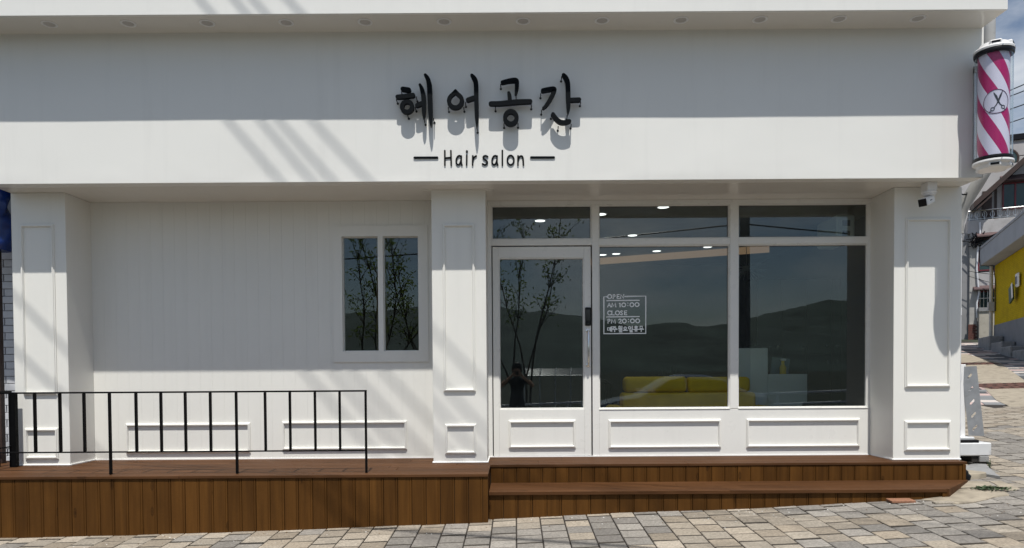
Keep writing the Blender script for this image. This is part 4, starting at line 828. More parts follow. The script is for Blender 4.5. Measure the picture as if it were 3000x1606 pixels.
# chamfered end: one sawn board with fine ribs
e0, e1 = Vector((3.694, 6.052)), Vector((4.172, 6.552))
dv = (e1 - e0).normalized(); nv = Vector((dv.y, -dv.x))
ns = 26
for q in range(1):
    m = MB()
    pts = []
    for i in range(ns):
        a = e0 + (e1 - e0) * (i / ns); b_ = e0 + (e1 - e0) * ((i + .78) / ns)
        pts += [a + nv * .006, b_ + nv * .006, b_ + nv * .003 + dv * .001, e0 + (e1 - e0) * ((i + 1) / ns) + nv * .003 - dv * .001]
    pts = [(p.x, p.y) for p in pts] + [(e1.x - nv.x * .02, e1.y - nv.y * .02), (e0.x - nv.x * .02, e0.y - nv.y * .02)]
    n_ = len(pts)
    def zb(p): return ground_z(p[0], p[1]) + .012
    m.add([(p[0], p[1], zb(p)) for p in pts] + [(p[0], p[1], SZT + .001) for p in pts], [tuple(range(n_)), tuple(range(2 * n_ - 1, n_ - 1, -1))] + [(i, i + n_, (i + 1) % n_ + n_, (i + 1) % n_) for i in range(n_)])
    m.build('end_board', WOOD_H, ST)
m = MB(); m.box(-.22, 3.62, 6.09, 6.55, .2, SZT - .03); m.build('framing', bpy.data.materials['raw_timber'], ST)

# ------------------------------------------------------------------ railing
RL = thing('railing', 'low black steel railing standing along the front of the left deck', 'railing', (-2.9, 6.07, .645))
def bar(x0, x1, y0, y1, z0, z1, name, b=.002):
    m = MB(); m.box(x0, x1, y0, y1, z0, z1, b); return m.build(name, BLACK, RL)
RY0, RY1 = 6.055, 6.085
bar(-4.690, -1.272, RY0 - .001, RY1 + .001, 1.340, 1.354, 'top_rail')
bar(-4.690, -1.272, RY0 + .004, RY1 - .004, .832, .843, 'bottom_rail')
for x in (-4.683, -3.469, -2.387, -1.281): bar(x - .008, x + .008, RY0, RY1, DZ + .001, 1.3395, 'post')
for x in (-4.108, -3.893, -3.687, -3.243, -3.030, -2.822, -2.608, -2.140, -1.928, -1.714, -1.503):
    bar(x - .008, x + .008, RY0, RY1, .8435, 1.3395, 'baluster')
bar(-4.690, -4.676, RY1 + .0015, 6.60, 1.340, 1.354, 'top_rail'); bar(-4.688, -4.678, RY1 + .0015, 6.60, .832, .843, 'bottom_rail')
bar(-4.700, -4.640, 6.58, 6.625, DZ + .001, 1.3395, 'post')
bar(-4.690, -4.674, 6.32, 6.35, .8435, 1.3395, 'baluster')
bar(-5.35, -4.701, 6.60, 6.615, 1.34, 1.353, 'top_rail')
for x in (-4.83, -5.02): bar(x - .02, x + .02, 6.595, 6.62, DZ + .001, 1.339, 'baluster')

# ------------------------------------------------------------------ barber pole
PXC, PYC, PZ0, PZ1 = 4.108, 6.14, 3.292, 4.180
def stripes():
    m, n, b, o = newmat('barber_stripes')
    t = N(n, 'ShaderNodeTexCoord')
    sp = N(n, 'ShaderNodeSeparateXYZ'); n.links.new(t.outputs['Object'], sp.inputs[0])
    neg = N(n, 'ShaderNodeMath', operation='MULTIPLY'); neg.inputs[1].default_value = -1; n.links.new(sp.outputs['Y'], neg.inputs[0])
    at = N(n, 'ShaderNodeMath', operation='ARCTAN2'); n.links.new(sp.outputs['X'], at.inputs[0]); n.links.new(neg.outputs[0], at.inputs[1])
    ma = N(n, 'ShaderNodeMath', operation='MULTIPLY_ADD'); ma.inputs[1].default_value = 4 / (2 * pi); n.links.new(at.outputs[0], ma.inputs[0])
    dz = N(n, 'ShaderNodeMath', operation='MULTIPLY_ADD'); dz.inputs[1].default_value = 1 / .325; dz.inputs[2].default_value = 10.34; n.links.new(sp.outputs['Z'], dz.inputs[0])
    n.links.new(dz.outputs[0], ma.inputs[2])
    fr_ = N(n, 'ShaderNodeMath', operation='FRACT'); n.links.new(ma.outputs[0], fr_.inputs[0])
    c = ramp(n, fr_.outputs[0], [(0, (.74, .71, .86)), (.49, (.74, .71, .86)), (.50, (.43, .007, .125)), (.985, (.43, .007, .125)), (.995, (.74, .71, .86))])
    n.links.new(c, b.inputs['Base Color']); b.inputs['Roughness'].default_value = .3
    return m
BP = thing('barber_pole', 'pink and white spiral striped barber pole with scissors emblem on the fascia end', 'barber pole', (PXC, PYC, PZ0))
c0 = (PXC, PYC, 0)
drum = MB(); drum.lathe([(.117, PZ0 - .02), (.117, PZ1 + .02)], (0, 0, 0), 64)
drum.v = [Vector((v.x, v.y, v.z)) for v in drum.v]
dobj = drum.build('striped_drum', stripes(), None, smooth=40)
dobj.location = (PXC, PYC, 0); hang(dobj, BP); dobj.matrix_parent_inverse = Matrix.Translation(BP.location).inverted()
m = MB(); m.lathe([(.1405, PZ0 - .01), (.1405, PZ1 + .01), (.138, PZ1 + .01), (.138, PZ0 - .01)], c0, 64, closed=True); m.build('clear_sleeve', CLEAR, BP, smooth=40)
for z in (PZ0, PZ1):
    s = 1 if z == PZ1 else -1
    m = MB(); m.lathe([(.125, z - s * .012), (.147, z - s * .012), (.150, z), (.150, z + s * .012), (.146, z + s * .020), (.125, z + s * .022)], c0, 48); m.build('seal_ring', DARKP, BP, smooth=40)
    m = MB(); m.lathe([(.125, z + s * .0205), (.152, z + s * .0205), (.154, z + s * .035), (.148, z + s * .045), (.126, z + s * .050), (.113, z + s * .082), (.02, z + s * .088)], c0, 48)
    cap = m.build('end_cap', PLASTIC, BP, smooth=35)
    for q in range(4):
        a = radians(-118 + 74 * q)
        ca, sa = cos(a), sin(a)
        R4 = Matrix.Translation((PXC, PYC, z)) @ Matrix.Rotation(a, 4, 'Z')
        m = MB(R4); m.box(.090, .139, -.046, .046, min(s * .040, s * .084), max(s * .040, s * .084), .010); v_ = m.build('vent', PLASTIC, cap)
        m = MB(R4); m.box(.134, .1402, -.032, .032, min(s * .054, s * .074), max(s * .054, s * .074), .001); m.build('vent_slot', DARKP, cap)
    m = MB()
    for q in range(3):
        a = radians(-60 + 50 * q - 40); m.lathe([(.005, 0), (.005, .004)], (PXC + .155 * cos(a), PYC + .155 * sin(a), z + s * .026), 8, 'y')
    m.build('screw', CHROME, cap)
# emblem printed disc, wrapped round the drum
EM_A, EM_Z = radians(-23), 3.750
def onto(u, w, r): return (PXC + r * sin(EM_A + u / r), PYC - r * cos(EM_A + u / r), EM_Z + w)
def wrap(m2, r):
    """map an xz plate with depth along y onto the drum"""
    m2.v = [Vector(onto(v.x, v.z, r - v.y)) for v in m2.v]
    return m2
m = MB()
rr, nn = .0985, 48
V = [(0, 0, 0)] + [(rr * q / 6 * sin(2 * pi * k / nn), 0, rr * q / 6 * cos(2 * pi * k / nn)) for q in range(1, 7) for k in range(nn)]
F = [(0, 1 + k, 1 + (k + 1) % nn) for k in range(nn)] + [(1 + q * nn + k, 1 + q * nn + (k + 1) % nn, 1 + (q + 1) * nn + (k + 1) % nn, 1 + (q + 1) * nn + k) for q in range(5) for k in range(nn)]
m.add(V, F); wrap(m, .1182)
em = m.build('emblem', plain('emblem_white', (.66, .64, .78), .35, var=.02), BP, smooth=60)
INK = plain('emblem_ink', (.030, .030, .040), .4, var=.05)
m = MB(); ring_ = [(rr * sin(2 * pi * k / 48), rr * cos(2 * pi * k / 48), .0022) for k in range(49)]
m.ribbon(ring_, -.0022, -.0008); wrap(m, .1182); m.build('emblem_ring', plain('emblem_ring_ink', (.10, .02, .07), .4, var=.05), em)
m = MB()
k_ = 6.0 / 2083 / 2.653
def sc(*pts): return [((x - 592) * k_, (786 - y) * k_, h * k_) for x, y, h in pts]
for s_ in (sc((572, 716, 2), (588, 748, 7), (603, 788, 5.5), (616, 812, 3.5), (630, 822, 3)), sc((633, 709, 2), (618, 744, 7), (602, 788, 5.5), (590, 812, 3.5), (578, 828, 3)),
           sc(*[(637 + 12 * cos(t * pi / 8), 832 + 12 * sin(t * pi / 8), 2.6) for t in range(17)]), sc(*[(565 + 12 * cos(t * pi / 8), 842 + 12 * sin(t * pi / 8), 2.6) for t in range(17)]),
           sc((643, 842, 2.2), (648, 849, 2), (654, 850, 2)), sc((557, 851, 2.2), (551, 858, 2), (544, 859, 2))):
    m.ribbon(s_, -.0026, -.0010)
wrap(m, .1182); m.build('scissors_emblem', INK, em)
m = MB()
for z in (PZ0 + .02, PZ1 - .04):
    m.box(PXC - .03, PXC + .03, PYC + .135, YF - .001, z - .02, z + .02)
m.box(PXC - .03, PXC + .03, YF - .02, YF - .0015, PZ0 - .01, PZ1)
m.build('bracket', GREYM, BP)

# ------------------------------------------------------------------ security camera under the soffit
CC = thing('security_camera', 'small white bullet security camera with black face hung under the soffit', 'security camera', (3.80, 6.55, SZ))
m = MB(); m.box(3.757, 3.847, 6.500, 6.610, SZ - .075, SZ - .0005, .004); m.build('junction_box', PLASTIC, CC)
m = MB(); m.lathe([(.060, SZ - .076), (.064, SZ - .082), (.064, SZ - .094), (.056, SZ - .098), (.052, SZ - .112), (.030, SZ - .120)], (3.802, 6.555, 0), 24)
m.lathe([(.020, SZ - .118), (.018, SZ - .136), (.023, SZ - .145), (.012, SZ - .162)], (3.802, 6.555, 0), 16); m.build('mount', PLASTIC, CC, smooth=40)
d_ = Vector((-.80, -.55, -.34)).normalized()
c_ = Vector((3.802, 6.555, SZ - .150))
Rm = Matrix.Translation(c_ + d_ * .040) @ d_.to_track_quat('Y', 'Z').to_matrix().to_4x4()
m = MB(Rm); m.box(-.040, .040, -.075, .085, -.040, .034, .014); bd = m.build('camera_body', PLASTIC, CC, smooth=30)
m = MB(Rm); m.box(-.036, .036, .0852, .092, -.036, .031, .003); m.build('camera_face', DARKP, CC)
m = MB(Rm); m.box(-.0412, -.0402, -.01, .028, -.004, .004); m.box(.0402, .0412, -.01, .028, -.004, .004); m.build('badge', INK, CC)

# ------------------------------------------------------------------ pipes at the right corner
DP = thing('downpipe', 'grey duct and white downpipe running down the salon right corner', 'pipe', (4.26, 6.86, .5))
m = MB(); m.tube([(4.405, 6.66, 4.9), (4.405, 6.66, 3.5), (4.40, 6.67, 3.36), (4.36, 6.71, 3.26), (4.28, 6.83, 3.04), (4.255, 6.86, 2.90), (4.252, 6.86, 2.80)], .055, 16); m.build('duct', PIPE, DP, smooth=40)
m = MB(); m.tube([(4.248, 6.86, 2.81), (4.248, 6.86, .40)], .043, 16); m.build('pipe', PVC, DP, smooth=40)
for z in (2.80, 2.05, 1.42, .95):
    m = MB(); m.lathe([(.0435, z - .035), (.0465, z - .033), (.0465, z + .033), (.0435, z + .035)], (4.248, 6.86, 0), 20); m.build('pipe_collar', PVC, DP, smooth=40)
m = MB(); m.tube([(4.20, 6.74, 3.19), (4.215, 6.74, 3.145), (4.26, 6.74, 3.145), (4.285, 6.76, 3.175)], .008, 6); tag(m.build('cable_stub', DARKP), 'short black cable bent under the soffit beside the grey duct', 'cable')
m = MB(); m.tube([(4.19, 6.70, .56), (4.24, 6.70, .52), (4.255, 6.71, .47), (4.235, 6.72, .43)], [.030, .034, .034, .028], 12); m.tube([(4.235, 6.705, .515), (4.262, 6.70, .482), (4.258, 6.705, .45)], [.030, .038, .032], 12)
tag(m.build('hose_end', DARKP, smooth=50), 'black hose end poking out behind the right end of the deck', 'hose')

# ------------------------------------------------------------------ left edge: neighbour wall, tarp, post
NB = thing('neighbour_wall', 'white painted brick wall seen past the left pillar', 'wall', (-5.3, 7.35, .4))
m = MB(); m.box(-6.4, -4.74, 7.31, 7.5, .2, 4.4); m.build('wall_core', plain('grey_mortar', (.30, .30, .31), .9), NB)
WBR = plain('white_painted_brick', (.60, .61, .64), .6, 0, .06, 12, .3, 50)
z = .30; row = 0
while z < 2.95:
    x = -5.74 + (.105 if row % 2 else 0)
    while x < -4.75:
        x1 = min(x + .20, -4.742)
        if x1 - x > .03:
            m = MB(); m.box(x + .003, x1 - .003, 7.292 + rnd.uniform(-.001, .001), 7.312, z, z + .068, .002); m.build('brick', WBR, NB)
        x = x1 + .006
    z += .0745; row += 1
m = MB(); m.box(-5.06, -4.985, 6.88, 6.94, DZ, 2.75, .004); tag(m.build('post', BROWN), 'dark brown post at the far left edge beside the white brick', 'post')
# tarp bundle
m = MB()
nu, nv_ = 26, 22
V, F = [], []
for j in range(nv_ + 1):
    z = 3.32 - .62 * j / nv_
    for i in range(nu):
        a = 2 * pi * i / nu
        rx = .30 + .03 * sin(3 * a + j * .5) + .035 * noise.noise(Vector((cos(a) * 2, sin(a) * 2, z * 4))) - (.05 if j < 8 else 0) * (1 - j / 8)
        V.append((-5.13 + rx * cos(a), 6.86 + .12 * sin(a) + .02 * noise.noise(Vector((a, z * 7, 2))), z + .02 * noise.noise(Vector((a * 2, j * .3, 5)))))
F = [(j * nu + i, j * nu + (i + 1) % nu, (j + 1) * nu + (i + 1) % nu, (j + 1) * nu + i) for j in range(nv_) for i in range(nu)] + [tuple(range(nu)), tuple(range((nv_ + 1) * nu - 1, nv_ * nu - 1, -1))]
m.add(V, F); tag(m.build('tarpaulin', TARP, smooth=40), 'rolled glossy blue tarpaulin hanging at the upper left edge', 'tarpaulin')
m = MB(); m.tube([(-4.80, 7.22, 3.2), (-4.79, 7.22, 2.9), (-4.74, 7.2, 2.66), (-4.80, 7.22, 2.42), (-4.88, 7.2, 2.2), (-4.9, 7.2, 1.9)], .006, 6); tag(m.build('cable', DARKP), 'thin dark cable dangling between the tarpaulin and left pillar', 'cable')

# ------------------------------------------------------------------ leaning stand by the right corner
LS = thing('perforated_stand', 'grey slotted metal stand on white base leaning beside the right downpipe', 'stand', (4.8, 7.4, .5))
m = MB()
P00, P10, P01, P11 = Vector((4.76, 7.46, .80)), Vector((4.885, 7.40, .80)), Vector((4.705, 7.50, 1.525)), Vector((4.825, 7.44, 1.530))
def pt(u, v): return (P00 * (1 - u) + P10 * u) * (1 - v) + (P01 * (1 - u) + P11 * u) * v
nrm = (P10 - P00).cross(P01 - P00).normalized()
if nrm.y > 0: nrm = -nrm
bm = bmesh.new()
def loop2(pts): 
    vs_ = [bm.verts.new(pt(u, v)) for u, v in pts]
    for a, b in zip(vs_, vs_[1:] + vs_[:1]): bm.edges.new((a, b))
loop2([(0, 0), (1, 0), (1, 1), (0, 1)])
for q in range(5):
    vc = .115 + q * .185
    pts = []
    for k in range(14):
        a = 2 * pi * k / 14
        du, dv_ = .085 * cos(a), .018 * sin(a)
        ext = .13 if cos(a) > 0 else -.13
        uu = ext + du * .8
        pts.append((.46 + uu * .85, vc + ext * .20 + dv_ * 1.1))
    loop2(pts)
bmesh.ops.triangle_fill(bm, use_beauty=True, edges=list(bm.edges))
bm.normal_update()
r = bmesh.ops.extrude_face_region(bm, geom=list(bm.faces))
for g in r['geom']:
    if isinstance(g, bmesh.types.BMVert): g.co -= nrm * .012
m.bm(bm); m.build('slotted_panel', GREYM, LS)
m = MB(); m.box(4.50, 4.745, 7.49, 7.53, .78, 1.55, .004); m.build('back_panel', PLASTIC, LS)
m = MB(); m.box(4.45, 4.925, 7.34, 7.62, .600, .735, .010); m.box(4.45, 4.80, 7.42, 7.60, .7355, .79, .008); m.build('base_box', plain('matt_grey_white_plastic', (.60, .61, .62), .5, var=.06, dirt=((.42, .41, .40), 7, .6)), LS)
m = MB(); m.box(4.55, 4.80, 7.35, 7.44, .7355, .765, .004); m.build('clamp', DARKP, LS)
m = MB(); m.box(4.80, 4.90, 7.34, 7.48, .535, .599, .006); tag(m.build('concrete_block', CONC_G), 'small weathered grey block wedged under the white stand base', 'block')
m = MB()
for x in (4.70, 4.885): m.box(x, x + .03, 7.33, 7.6, .50, .534, .003)
m.box(4.66, 4.935, 7.335, 7.36, .485, .4995, .002); m.box(4.73, 4.79, 7.36, 7.58, .5345, .598, .003); m.box(4.50, 4.54, 7.36, 7.58, .47, .598, .003)
tag(m.build('wooden_pallet', plain('wet_black_timber', (.02, .017, .014), .8)), 'dark timber packing under the stand at the right corner', 'pallet')

# ------------------------------------------------------------------ broken concrete by the corner
def slab(name, pts, th, label, mat=CONC, dz=0.0):
    m = MB()
    q = []
    n_ = len(pts)
    for i in range(n_):
        a, b = Vector(pts[i]), Vector(pts[(i + 1) % n_])
        st = max(2, int((b - a).length / .035))
        for k in range(st):
            p = a + (b - a) * k / st
            j = .010 * noise.noise(Vector((p.x * 14, p.y * 14, th * 50)))
            q.append((p.x + j, p.y + .010 * noise.noise(Vector((p.x * 14, p.y * 14, 9 + th * 50)))))
    n_ = len(q)
    c = (sum(p[0] for p in q) / n_, sum(p[1] for p in q) / n_)
    top = [(p[0], p[1], ground_z(*p) + th + dz + .006 * noise.noise(Vector((p[0] * 5, p[1] * 5, 0)))) for p in q]
    inn = [(c[0] + (p[0] - c[0]) * .94, c[1] + (p[1] - c[1]) * .94, ground_z(*p) + th + dz + .006) for p in q]
    bot = [(p[0], p[1], ground_z(*p) - .02) for p in q]
    m.add(inn + top + bot, [tuple(range(n_))] + [(n_ + i, n_ + (i + 1) % n_, (i + 1) % n_, i) for i in range(n_)] + [(2 * n_ + i, 2 * n_ + (i + 1) % n_, n_ + (i + 1) % n_, n_ + i) for i in range(n_)])
    return tag(m.build(name, mat, smooth=50), label, 'slab')
slab('concrete_slab', [(3.45, 6.026), (3.596, 5.886), (3.633, 5.826), (3.73, 5.835), (3.919, 5.911), (4.071, 6.002), (4.197, 6.037), (4.248, 6.132), (4.21, 6.20), (4.076, 6.30), (3.93, 6.32), (3.80, 6.18), (3.70, 6.10)], .016, 'broken tan concrete slab with ragged front edge at the step corner')
slab('concrete_slab', [(3.955, 6.345), (4.109, 6.335), (4.274, 6.352), (4.354, 6.51), (4.289, 6.558), (4.18, 6.60), (4.10, 6.56)], .022, 'middle tan concrete piece beside the chamfered step end')
slab('concrete_slab', [(4.29, 6.215), (4.448, 6.245), (4.48, 6.413), (4.513, 6.60), (4.40, 6.60), (4.36, 6.44), (4.30, 6.34)], .008, 'flat cracked concrete piece right of the green weeds')
slab('concrete_slab', [(4.19, 6.64), (4.302, 6.72), (4.47, 6.74), (4.50, 6.80), (4.43, 6.90), (4.30, 7.02), (4.22, 7.05)], .055, 'raised concrete piece directly behind the deck corner')
slab('concrete_slab', [(4.44, 6.98), (4.56, 6.68), (4.68, 6.95), (4.80, 7.24), (4.70, 7.28), (4.38, 7.12)], .034, 'tilted grey concrete piece in front of the stand', CONC_G)
m = MB(); m.box(0, .205, 0, .10, 0, .022, .004)
o = m.build('loose_paver', stone('paver_terracotta', (.27, .13, .075)))
o.location = (3.16, 5.955, ground_z(3.2, 6.0) + .012); o.rotation_euler = (.05, 0, .02); tag(o, 'reddish loose paver lying below the right part of the step', 'paver')
m = MB(); m.box(0, .20, 0, .055, 0, .02, .004)
o = m.build('loose_paver', PAVERS[4]); o.location = (3.47, 5.865, ground_z(3.5, 5.9) + .006); o.rotation_euler = (.02, 0, -.05); tag(o, 'pale sand coloured paver strip against the broken concrete front edge', 'paver')
# weeds
m = MB()
for q in range(420):
    cx_, cy_, sx_ = rnd.choice([(4.12, 6.25, .035), (4.12, 6.25, .035), (4.19, 6.23, .05), (4.25, 6.20, .03)])
    x = cx_ + rnd.gauss(0, sx_); y = cy_ + rnd.gauss(0, .028)
    z = ground_z(x, y) + .03
    a = rnd.random() * 6.28; l = rnd.uniform(.015, .035)
    p = Vector((x, y, z)); d2 = Vector((cos(a), sin(a), rnd.uniform(-.1, .7))).normalized() * l
    w2 = Vector((-sin(a), cos(a), 0)) * l * .35
    m.add([p, p + d2 * .5 + w2, p + d2, p + d2 * .5 - w2], [(0, 1, 2, 3)])
tag(m.build('weeds', GRASSM), None, None, None, 'stuff')
m = MB()
for q in range(9):
    a = rnd.uniform(0, 6.28); h = rnd.uniform(.06, .15); lean = rnd.uniform(.02, .07)
    p = Vector((4.79, 7.17, ground_z(4.79, 7.17)))
    d2 = Vector((cos(a), sin(a), 0)); w2 = Vector((-sin(a), cos(a), 0)) * .004
    m.add([p - w2, p + w2, p + d2 * lean * .5 + Vector((0, 0, h * .6)) + w2 * .8, p + d2 * lean * .5 + Vector((0, 0, h * .6)) - w2 * .8, p + d2 * lean * 1.3 + Vector((0, 0, h))], [(0, 1, 2, 3), (3, 2, 4)])
tag(m.build('grass_tuft', GRASSM), 'small green grass tuft growing between pavers before the stand', 'grass')

m = MB()
for q in range(260):
    x = rnd.uniform(-4, 4.6); y = (5.95 if x < -.24 else 6.05 if x < 3.6 else 5.8) - abs(rnd.gauss(0, .22)) - .02
    z = ground_z(x, y) + .0095; a = rnd.random() * 6.28; l = rnd.uniform(.003, .011)
    d2 = Vector((cos(a), sin(a), 0)) * l; w2 = Vector((-sin(a), cos(a), 0)) * l * rnd.uniform(.3, .8); p = Vector((x, y, z))
    m.cur = rnd.choice([0, 0, 1, 1, 2])
    m.add([p - d2, p - w2, p + d2 * .8, p + w2 * 1.1, p + Vector((0, 0, l * .5))], [(0, 1, 4), (1, 2, 4), (2, 3, 4), (3, 0, 4)])
tag(m.build('litter', [plain('paper_chip', (.6, .59, .56), .8), plain('dry_leaf_bit', (.12, .07, .03), .8), plain('grit', (.2, .18, .15), .9)]), None, None, None, 'stuff')

# ------------------------------------------------------------------ the alley
def poly_sheet(pts, off, mat, name, thick=0):
    from mathutils.geometry import delaunay_2d_cdt
    xs0, xs1 = min(p[0] for p in pts), max(p[0] for p in pts); ys0, ys1 = min(p[1] for p in pts), max(p[1] for p in pts)
    ver = [Vector(p) for p in pts]; n_ = len(ver)
    ed = [(i, (i + 1) % n_) for i in range(n_)]
    yv = ys0
    while yv < ys1:
        xv = xs0
        while xv < xs1:
            ver.append(Vector((xv, yv))); xv += .5
        yv += .5
    r = delaunay_2d_cdt(ver, ed, [list(range(n_))], 1, 1e-5)
    m = MB(); m.add([(p.x, p.y, ground_z(p.x, p.y) + off) for p in r[0]], [tuple(f) for f in r[2]])
    o = m.build(name, mat, smooth=40)
    return o
ADX, ADY = .448 / 1.0958, 1 / 1.0958
tb = poly_sheet([(5.0, 11.25), (9.9, 11.4), (14.2, 19.5), (16.5, 24.5), (17.5, 27.5), (14.0, 29), (9.0, 20), (6.0, 14)], -.006, JOINT, 'alley_pavement'); tb['kind'] = 'structure'
nt_ = 0
tiles = []
rest = MB()
for i in range(-16, 30):
    for j in range(0, 64):
        s_ = (i + (.5 if j % 2 else 0)) * .60; t_ = j * .30
        x = 8.0 + s_ * ADY + t_ * ADX; y = 11.0 - s_ * ADX + t_ * ADY
        if not in_view(x, y, ground_z(x, y), .03) or y < 11.2 or y > 26.5 or x > 15.6 + (y - 23) * .45 or beyond(x, y) is False: continue
        tiles.append((x, y))
for (x, y) in tiles:
    k = rnd.choice([0, 0, 1, 1, 2, 3, 2])
    def tile(m):
        hw, hd = .296, .147
        g = [(-hw, -hd), (hw, -hd), (hw, hd), (-hw, hd)]
        P = [(x + a * ADY + b * ADX, y - a * ADX + b * ADY) for a, b in g]
        dz = rnd.uniform(-.001, .003)
        m.add([(p[0], p[1], ground_z(*p) + .006 + dz) for p in P] + [(p[0], p[1], ground_z(*p) - .02) for p in P], [(0, 1, 2, 3)] + [(4 + q, 4 + (q + 1) % 4, (q + 1) % 4, q) for q in range(4)])
    if y < 22: m = MB(); tile(m); m.build('slab', TILE_P[k], tb)
    else: rest.cur = k; tile(rest)
if rest.f:
    o = rest.build('slab_field', TILE_P, tb); o['kind'] = 'stuff'
cc = poly_sheet([(7.66, 10.98), (7.96, 11.76), (8.66, 13.07), (9.27, 14.2), (10.05, 16), (11.1, 18.6), (12.4, 21.4), (13.5, 21.3), (12.74, 19.2), (12.35, 18.1), (11.4, 16.4), (10.3, 14.4), (9.95, 13.2), (9.6, 12.2), (9.5, 11.1), (8.5, 10.95)], .012, CONC, 'alley_concrete'); cc['kind'] = 'structure'
def grate(c, w, d, label, ang):
    t = thing('drain_grate', label, 'grate', (c[0], c[1], ground_z(*c)))
    M = Matrix.Translation((c[0], c[1], 0)) @ Matrix.Rotation(ang, 4, 'Z')
    def P(a, b): 
        v = M @ Vector((a, b, 0)); return (v.x, v.y)
    def plate(a0, a1, b0, b1, h, name, mat):
        m = MB(); q = [P(a0, b0), P(a1, b0), P(a1, b1), P(a0, b1)]
        m.add([(p[0], p[1], ground_z(*p) + h) for p in q] + [(p[0], p[1], ground_z(*p) - .02) for p in q], [(0, 1, 2, 3)] + [(4 + k, 4 + (k + 1) % 4, (k + 1) % 4, k) for k in range(4)])
        m.build(name, mat, t)
    plate(-w / 2, w / 2, -d / 2, d / 2, .018, 'plate', RUST)
    nb = int(w / .16)
    for i in range(nb):
        for j in range(3):
            a = -w / 2 + (i + .5 + (.25 if j % 2 else 0)) * w / nb - .02; b = -d / 2 + (j + .5) * d / 3
            plate(a - .03, a + .03, b - .05, b + .05, .0205, 'slot', DARKP)
grate((9.42, 13.56), 1.10, .85, 'rusty red drain grate nearer the salon on the alley concrete', -.10)
grate((11.75, 18.2), 1.0, .62, 'rusty red drain grate farther up the alley', -.25)

# local frame of the alley houses: s along the facade, d behind it
FA = -math.atan(.448)
HM = Matrix.Translation((19.9, 29.0, 0)) @ Matrix.Rotation(FA, 4, 'Z')
STONE = plain('pale_stone_facing', (.40, .39, .37), .8, 0, .12, 2.2, .3, 40, dirt=((.27, .26, .245), 1.6, .55))
STONE_D = plain('grey_render', (.26, .262, .27), .85, 0, .1, 2, .2, 40, dirt=((.19, .19, .19), 1.2, .55))
STONE_L = plain('light_grey_render', (.42, .41, .41), .8, 0, .08, 2, .2, 40, dirt=((.3, .29, .28), 1.3, .58))
MAROON = plain('maroon_frame', (.16, .02, .03), .4, var=.15)
AWN = plain('brown_awning', (.10, .062, .062), .6, 0, .15, 4)
HG = plain('house_window_glass', (.03, .06, .06), .08, 0, .3, 1.5)
RAILM = plain('stainless_rail', (.6, .6, .6), .25, .9, .05)
BEIGE = plain('beige_render', (.42, .39, .33), .85, 0, .08, 3, .2, dirt=((.3, .27, .22), 2.2, .58))
H = thing('stone_house', 'grey three-storey house with maroon windows and balcony at the end of the alley', 'house', (19.9, 29, 2.4))
def hbox(parent, name, mat, s0, s1, d0, d1, z0, z1, b=0.0):
    m = MB(HM); m.box(s0, s1, d0, d1, z0, z1, b); return m.build(name, mat, parent)
hbox(H, 'wall', STONE_D, -6, 7, .02, 6, 1.8, 7.1)
hbox(H, 'wall', STONE_L, -6, 7, .42, 6, 7.1, 9.9)
hbox(H, 'stone_column', STONE, -1.22, -.94, -.12, .018, 3.3, 7.05, .01)
hbox(H, 'balcony_slab', STONE_L, -1.30, 7, -.10, .415, 7.06, 7.60, .01)
hbox(H, 'ledge', STONE_L, -.93, 7, -.03, .018, 4.92, 5.46, .005)
def hwindow(s0, s1, z0, z1, d, mull, bars=0):
    m = MB(HM); w = .05
    m.box(s0, s0 + w, d - .05, d + .02, z0, z1); m.box(s1 - w, s1, d - .05, d + .02, z0, z1)
    m.box(s0 + w, s1 - w, d - .05, d + .02, z0, z0 + w); m.box(s0 + w, s1 - w, d - .05, d + .02, z1 - w, z1)
    for q in mull: m.box(q - .03, q + .03, d - .045, d + .02, z0 + w, z1 - w)
    f = m.build('window', MAROON, H)
    m = MB(HM); m.box(s0 + w, s1 - w, d - .012, d + .018, z0 + w, z1 - w); m.build('pane', HG, f)
    for k in range(bars):
        q = s0 + (s1 - s0) * (k + .5) / bars
        m = MB(HM); m.box(q - .013, q + .013, d - .16, d - .135, z0 - .05, z1 + .05); m.build('window_bar', RAILM, f)
    if bars:
        m = MB(HM); m.box(s0, s1, d - .135, d - .12, z0 + .42, z0 + .46); m.build('window_bar', RAILM, f)
    return f
hwindow(-.92, .9, 5.52, 6.84, 0, [-.30, .3]); hwindow(-.92, .5, 3.95, 4.70, 0, [-.2], 11); hwindow(-.02, 1.9, 8.02, 9.10, .40, [.42, .95])
hwindow(-2.6, -1.6, 4.2, 5.6, 0, [-2.1])
def awning(s0, s1, z, d, out=.45, h=.26):
    m = MB(HM)
    m.prism([(d - .001, z + h), (d - .001, z), (d - out, z), (d - out, z + .05)], 'x', s0, s1); m.build('awning', AWN, H)
awning(-1.0, 1.2, 6.86, .018); awning(-1.1, .8, 4.72, .018, .4, .22); awning(-.10, 2.3, 9.12, .418, .45, .30)
m = MB(HM); m.box(-.72, -.38, .36, .419, 7.61, 8.85); m.build('door', BROWN, H)
m = MB(HM); m.box(-.30, -.20, .40, .419, 7.7, 8.9); m.build('grille_panel', BROWN, H)
# sloping roof edge
m = MB(HM); m.prism([(-1.15, 8.02), (2.6, 11.6), (2.6, 11.85), (-1.15, 8.27)], 'y', -.55, 3); m.build('roof', BROWN, H)
m = MB(HM); m.prism([(-1.05, 7.94), (-.55, 8.42), (-.55, 8.50), (-1.05, 8.02)], 'y', -.62, .3); m.build('gutter', BROWN, H)
m = MB(HM); m.prism([(-.9, 8.2), (2.6, 11.55), (2.6, 8.2)], 'y', .425, .5); m.build('gable_wall', STONE_L, H)
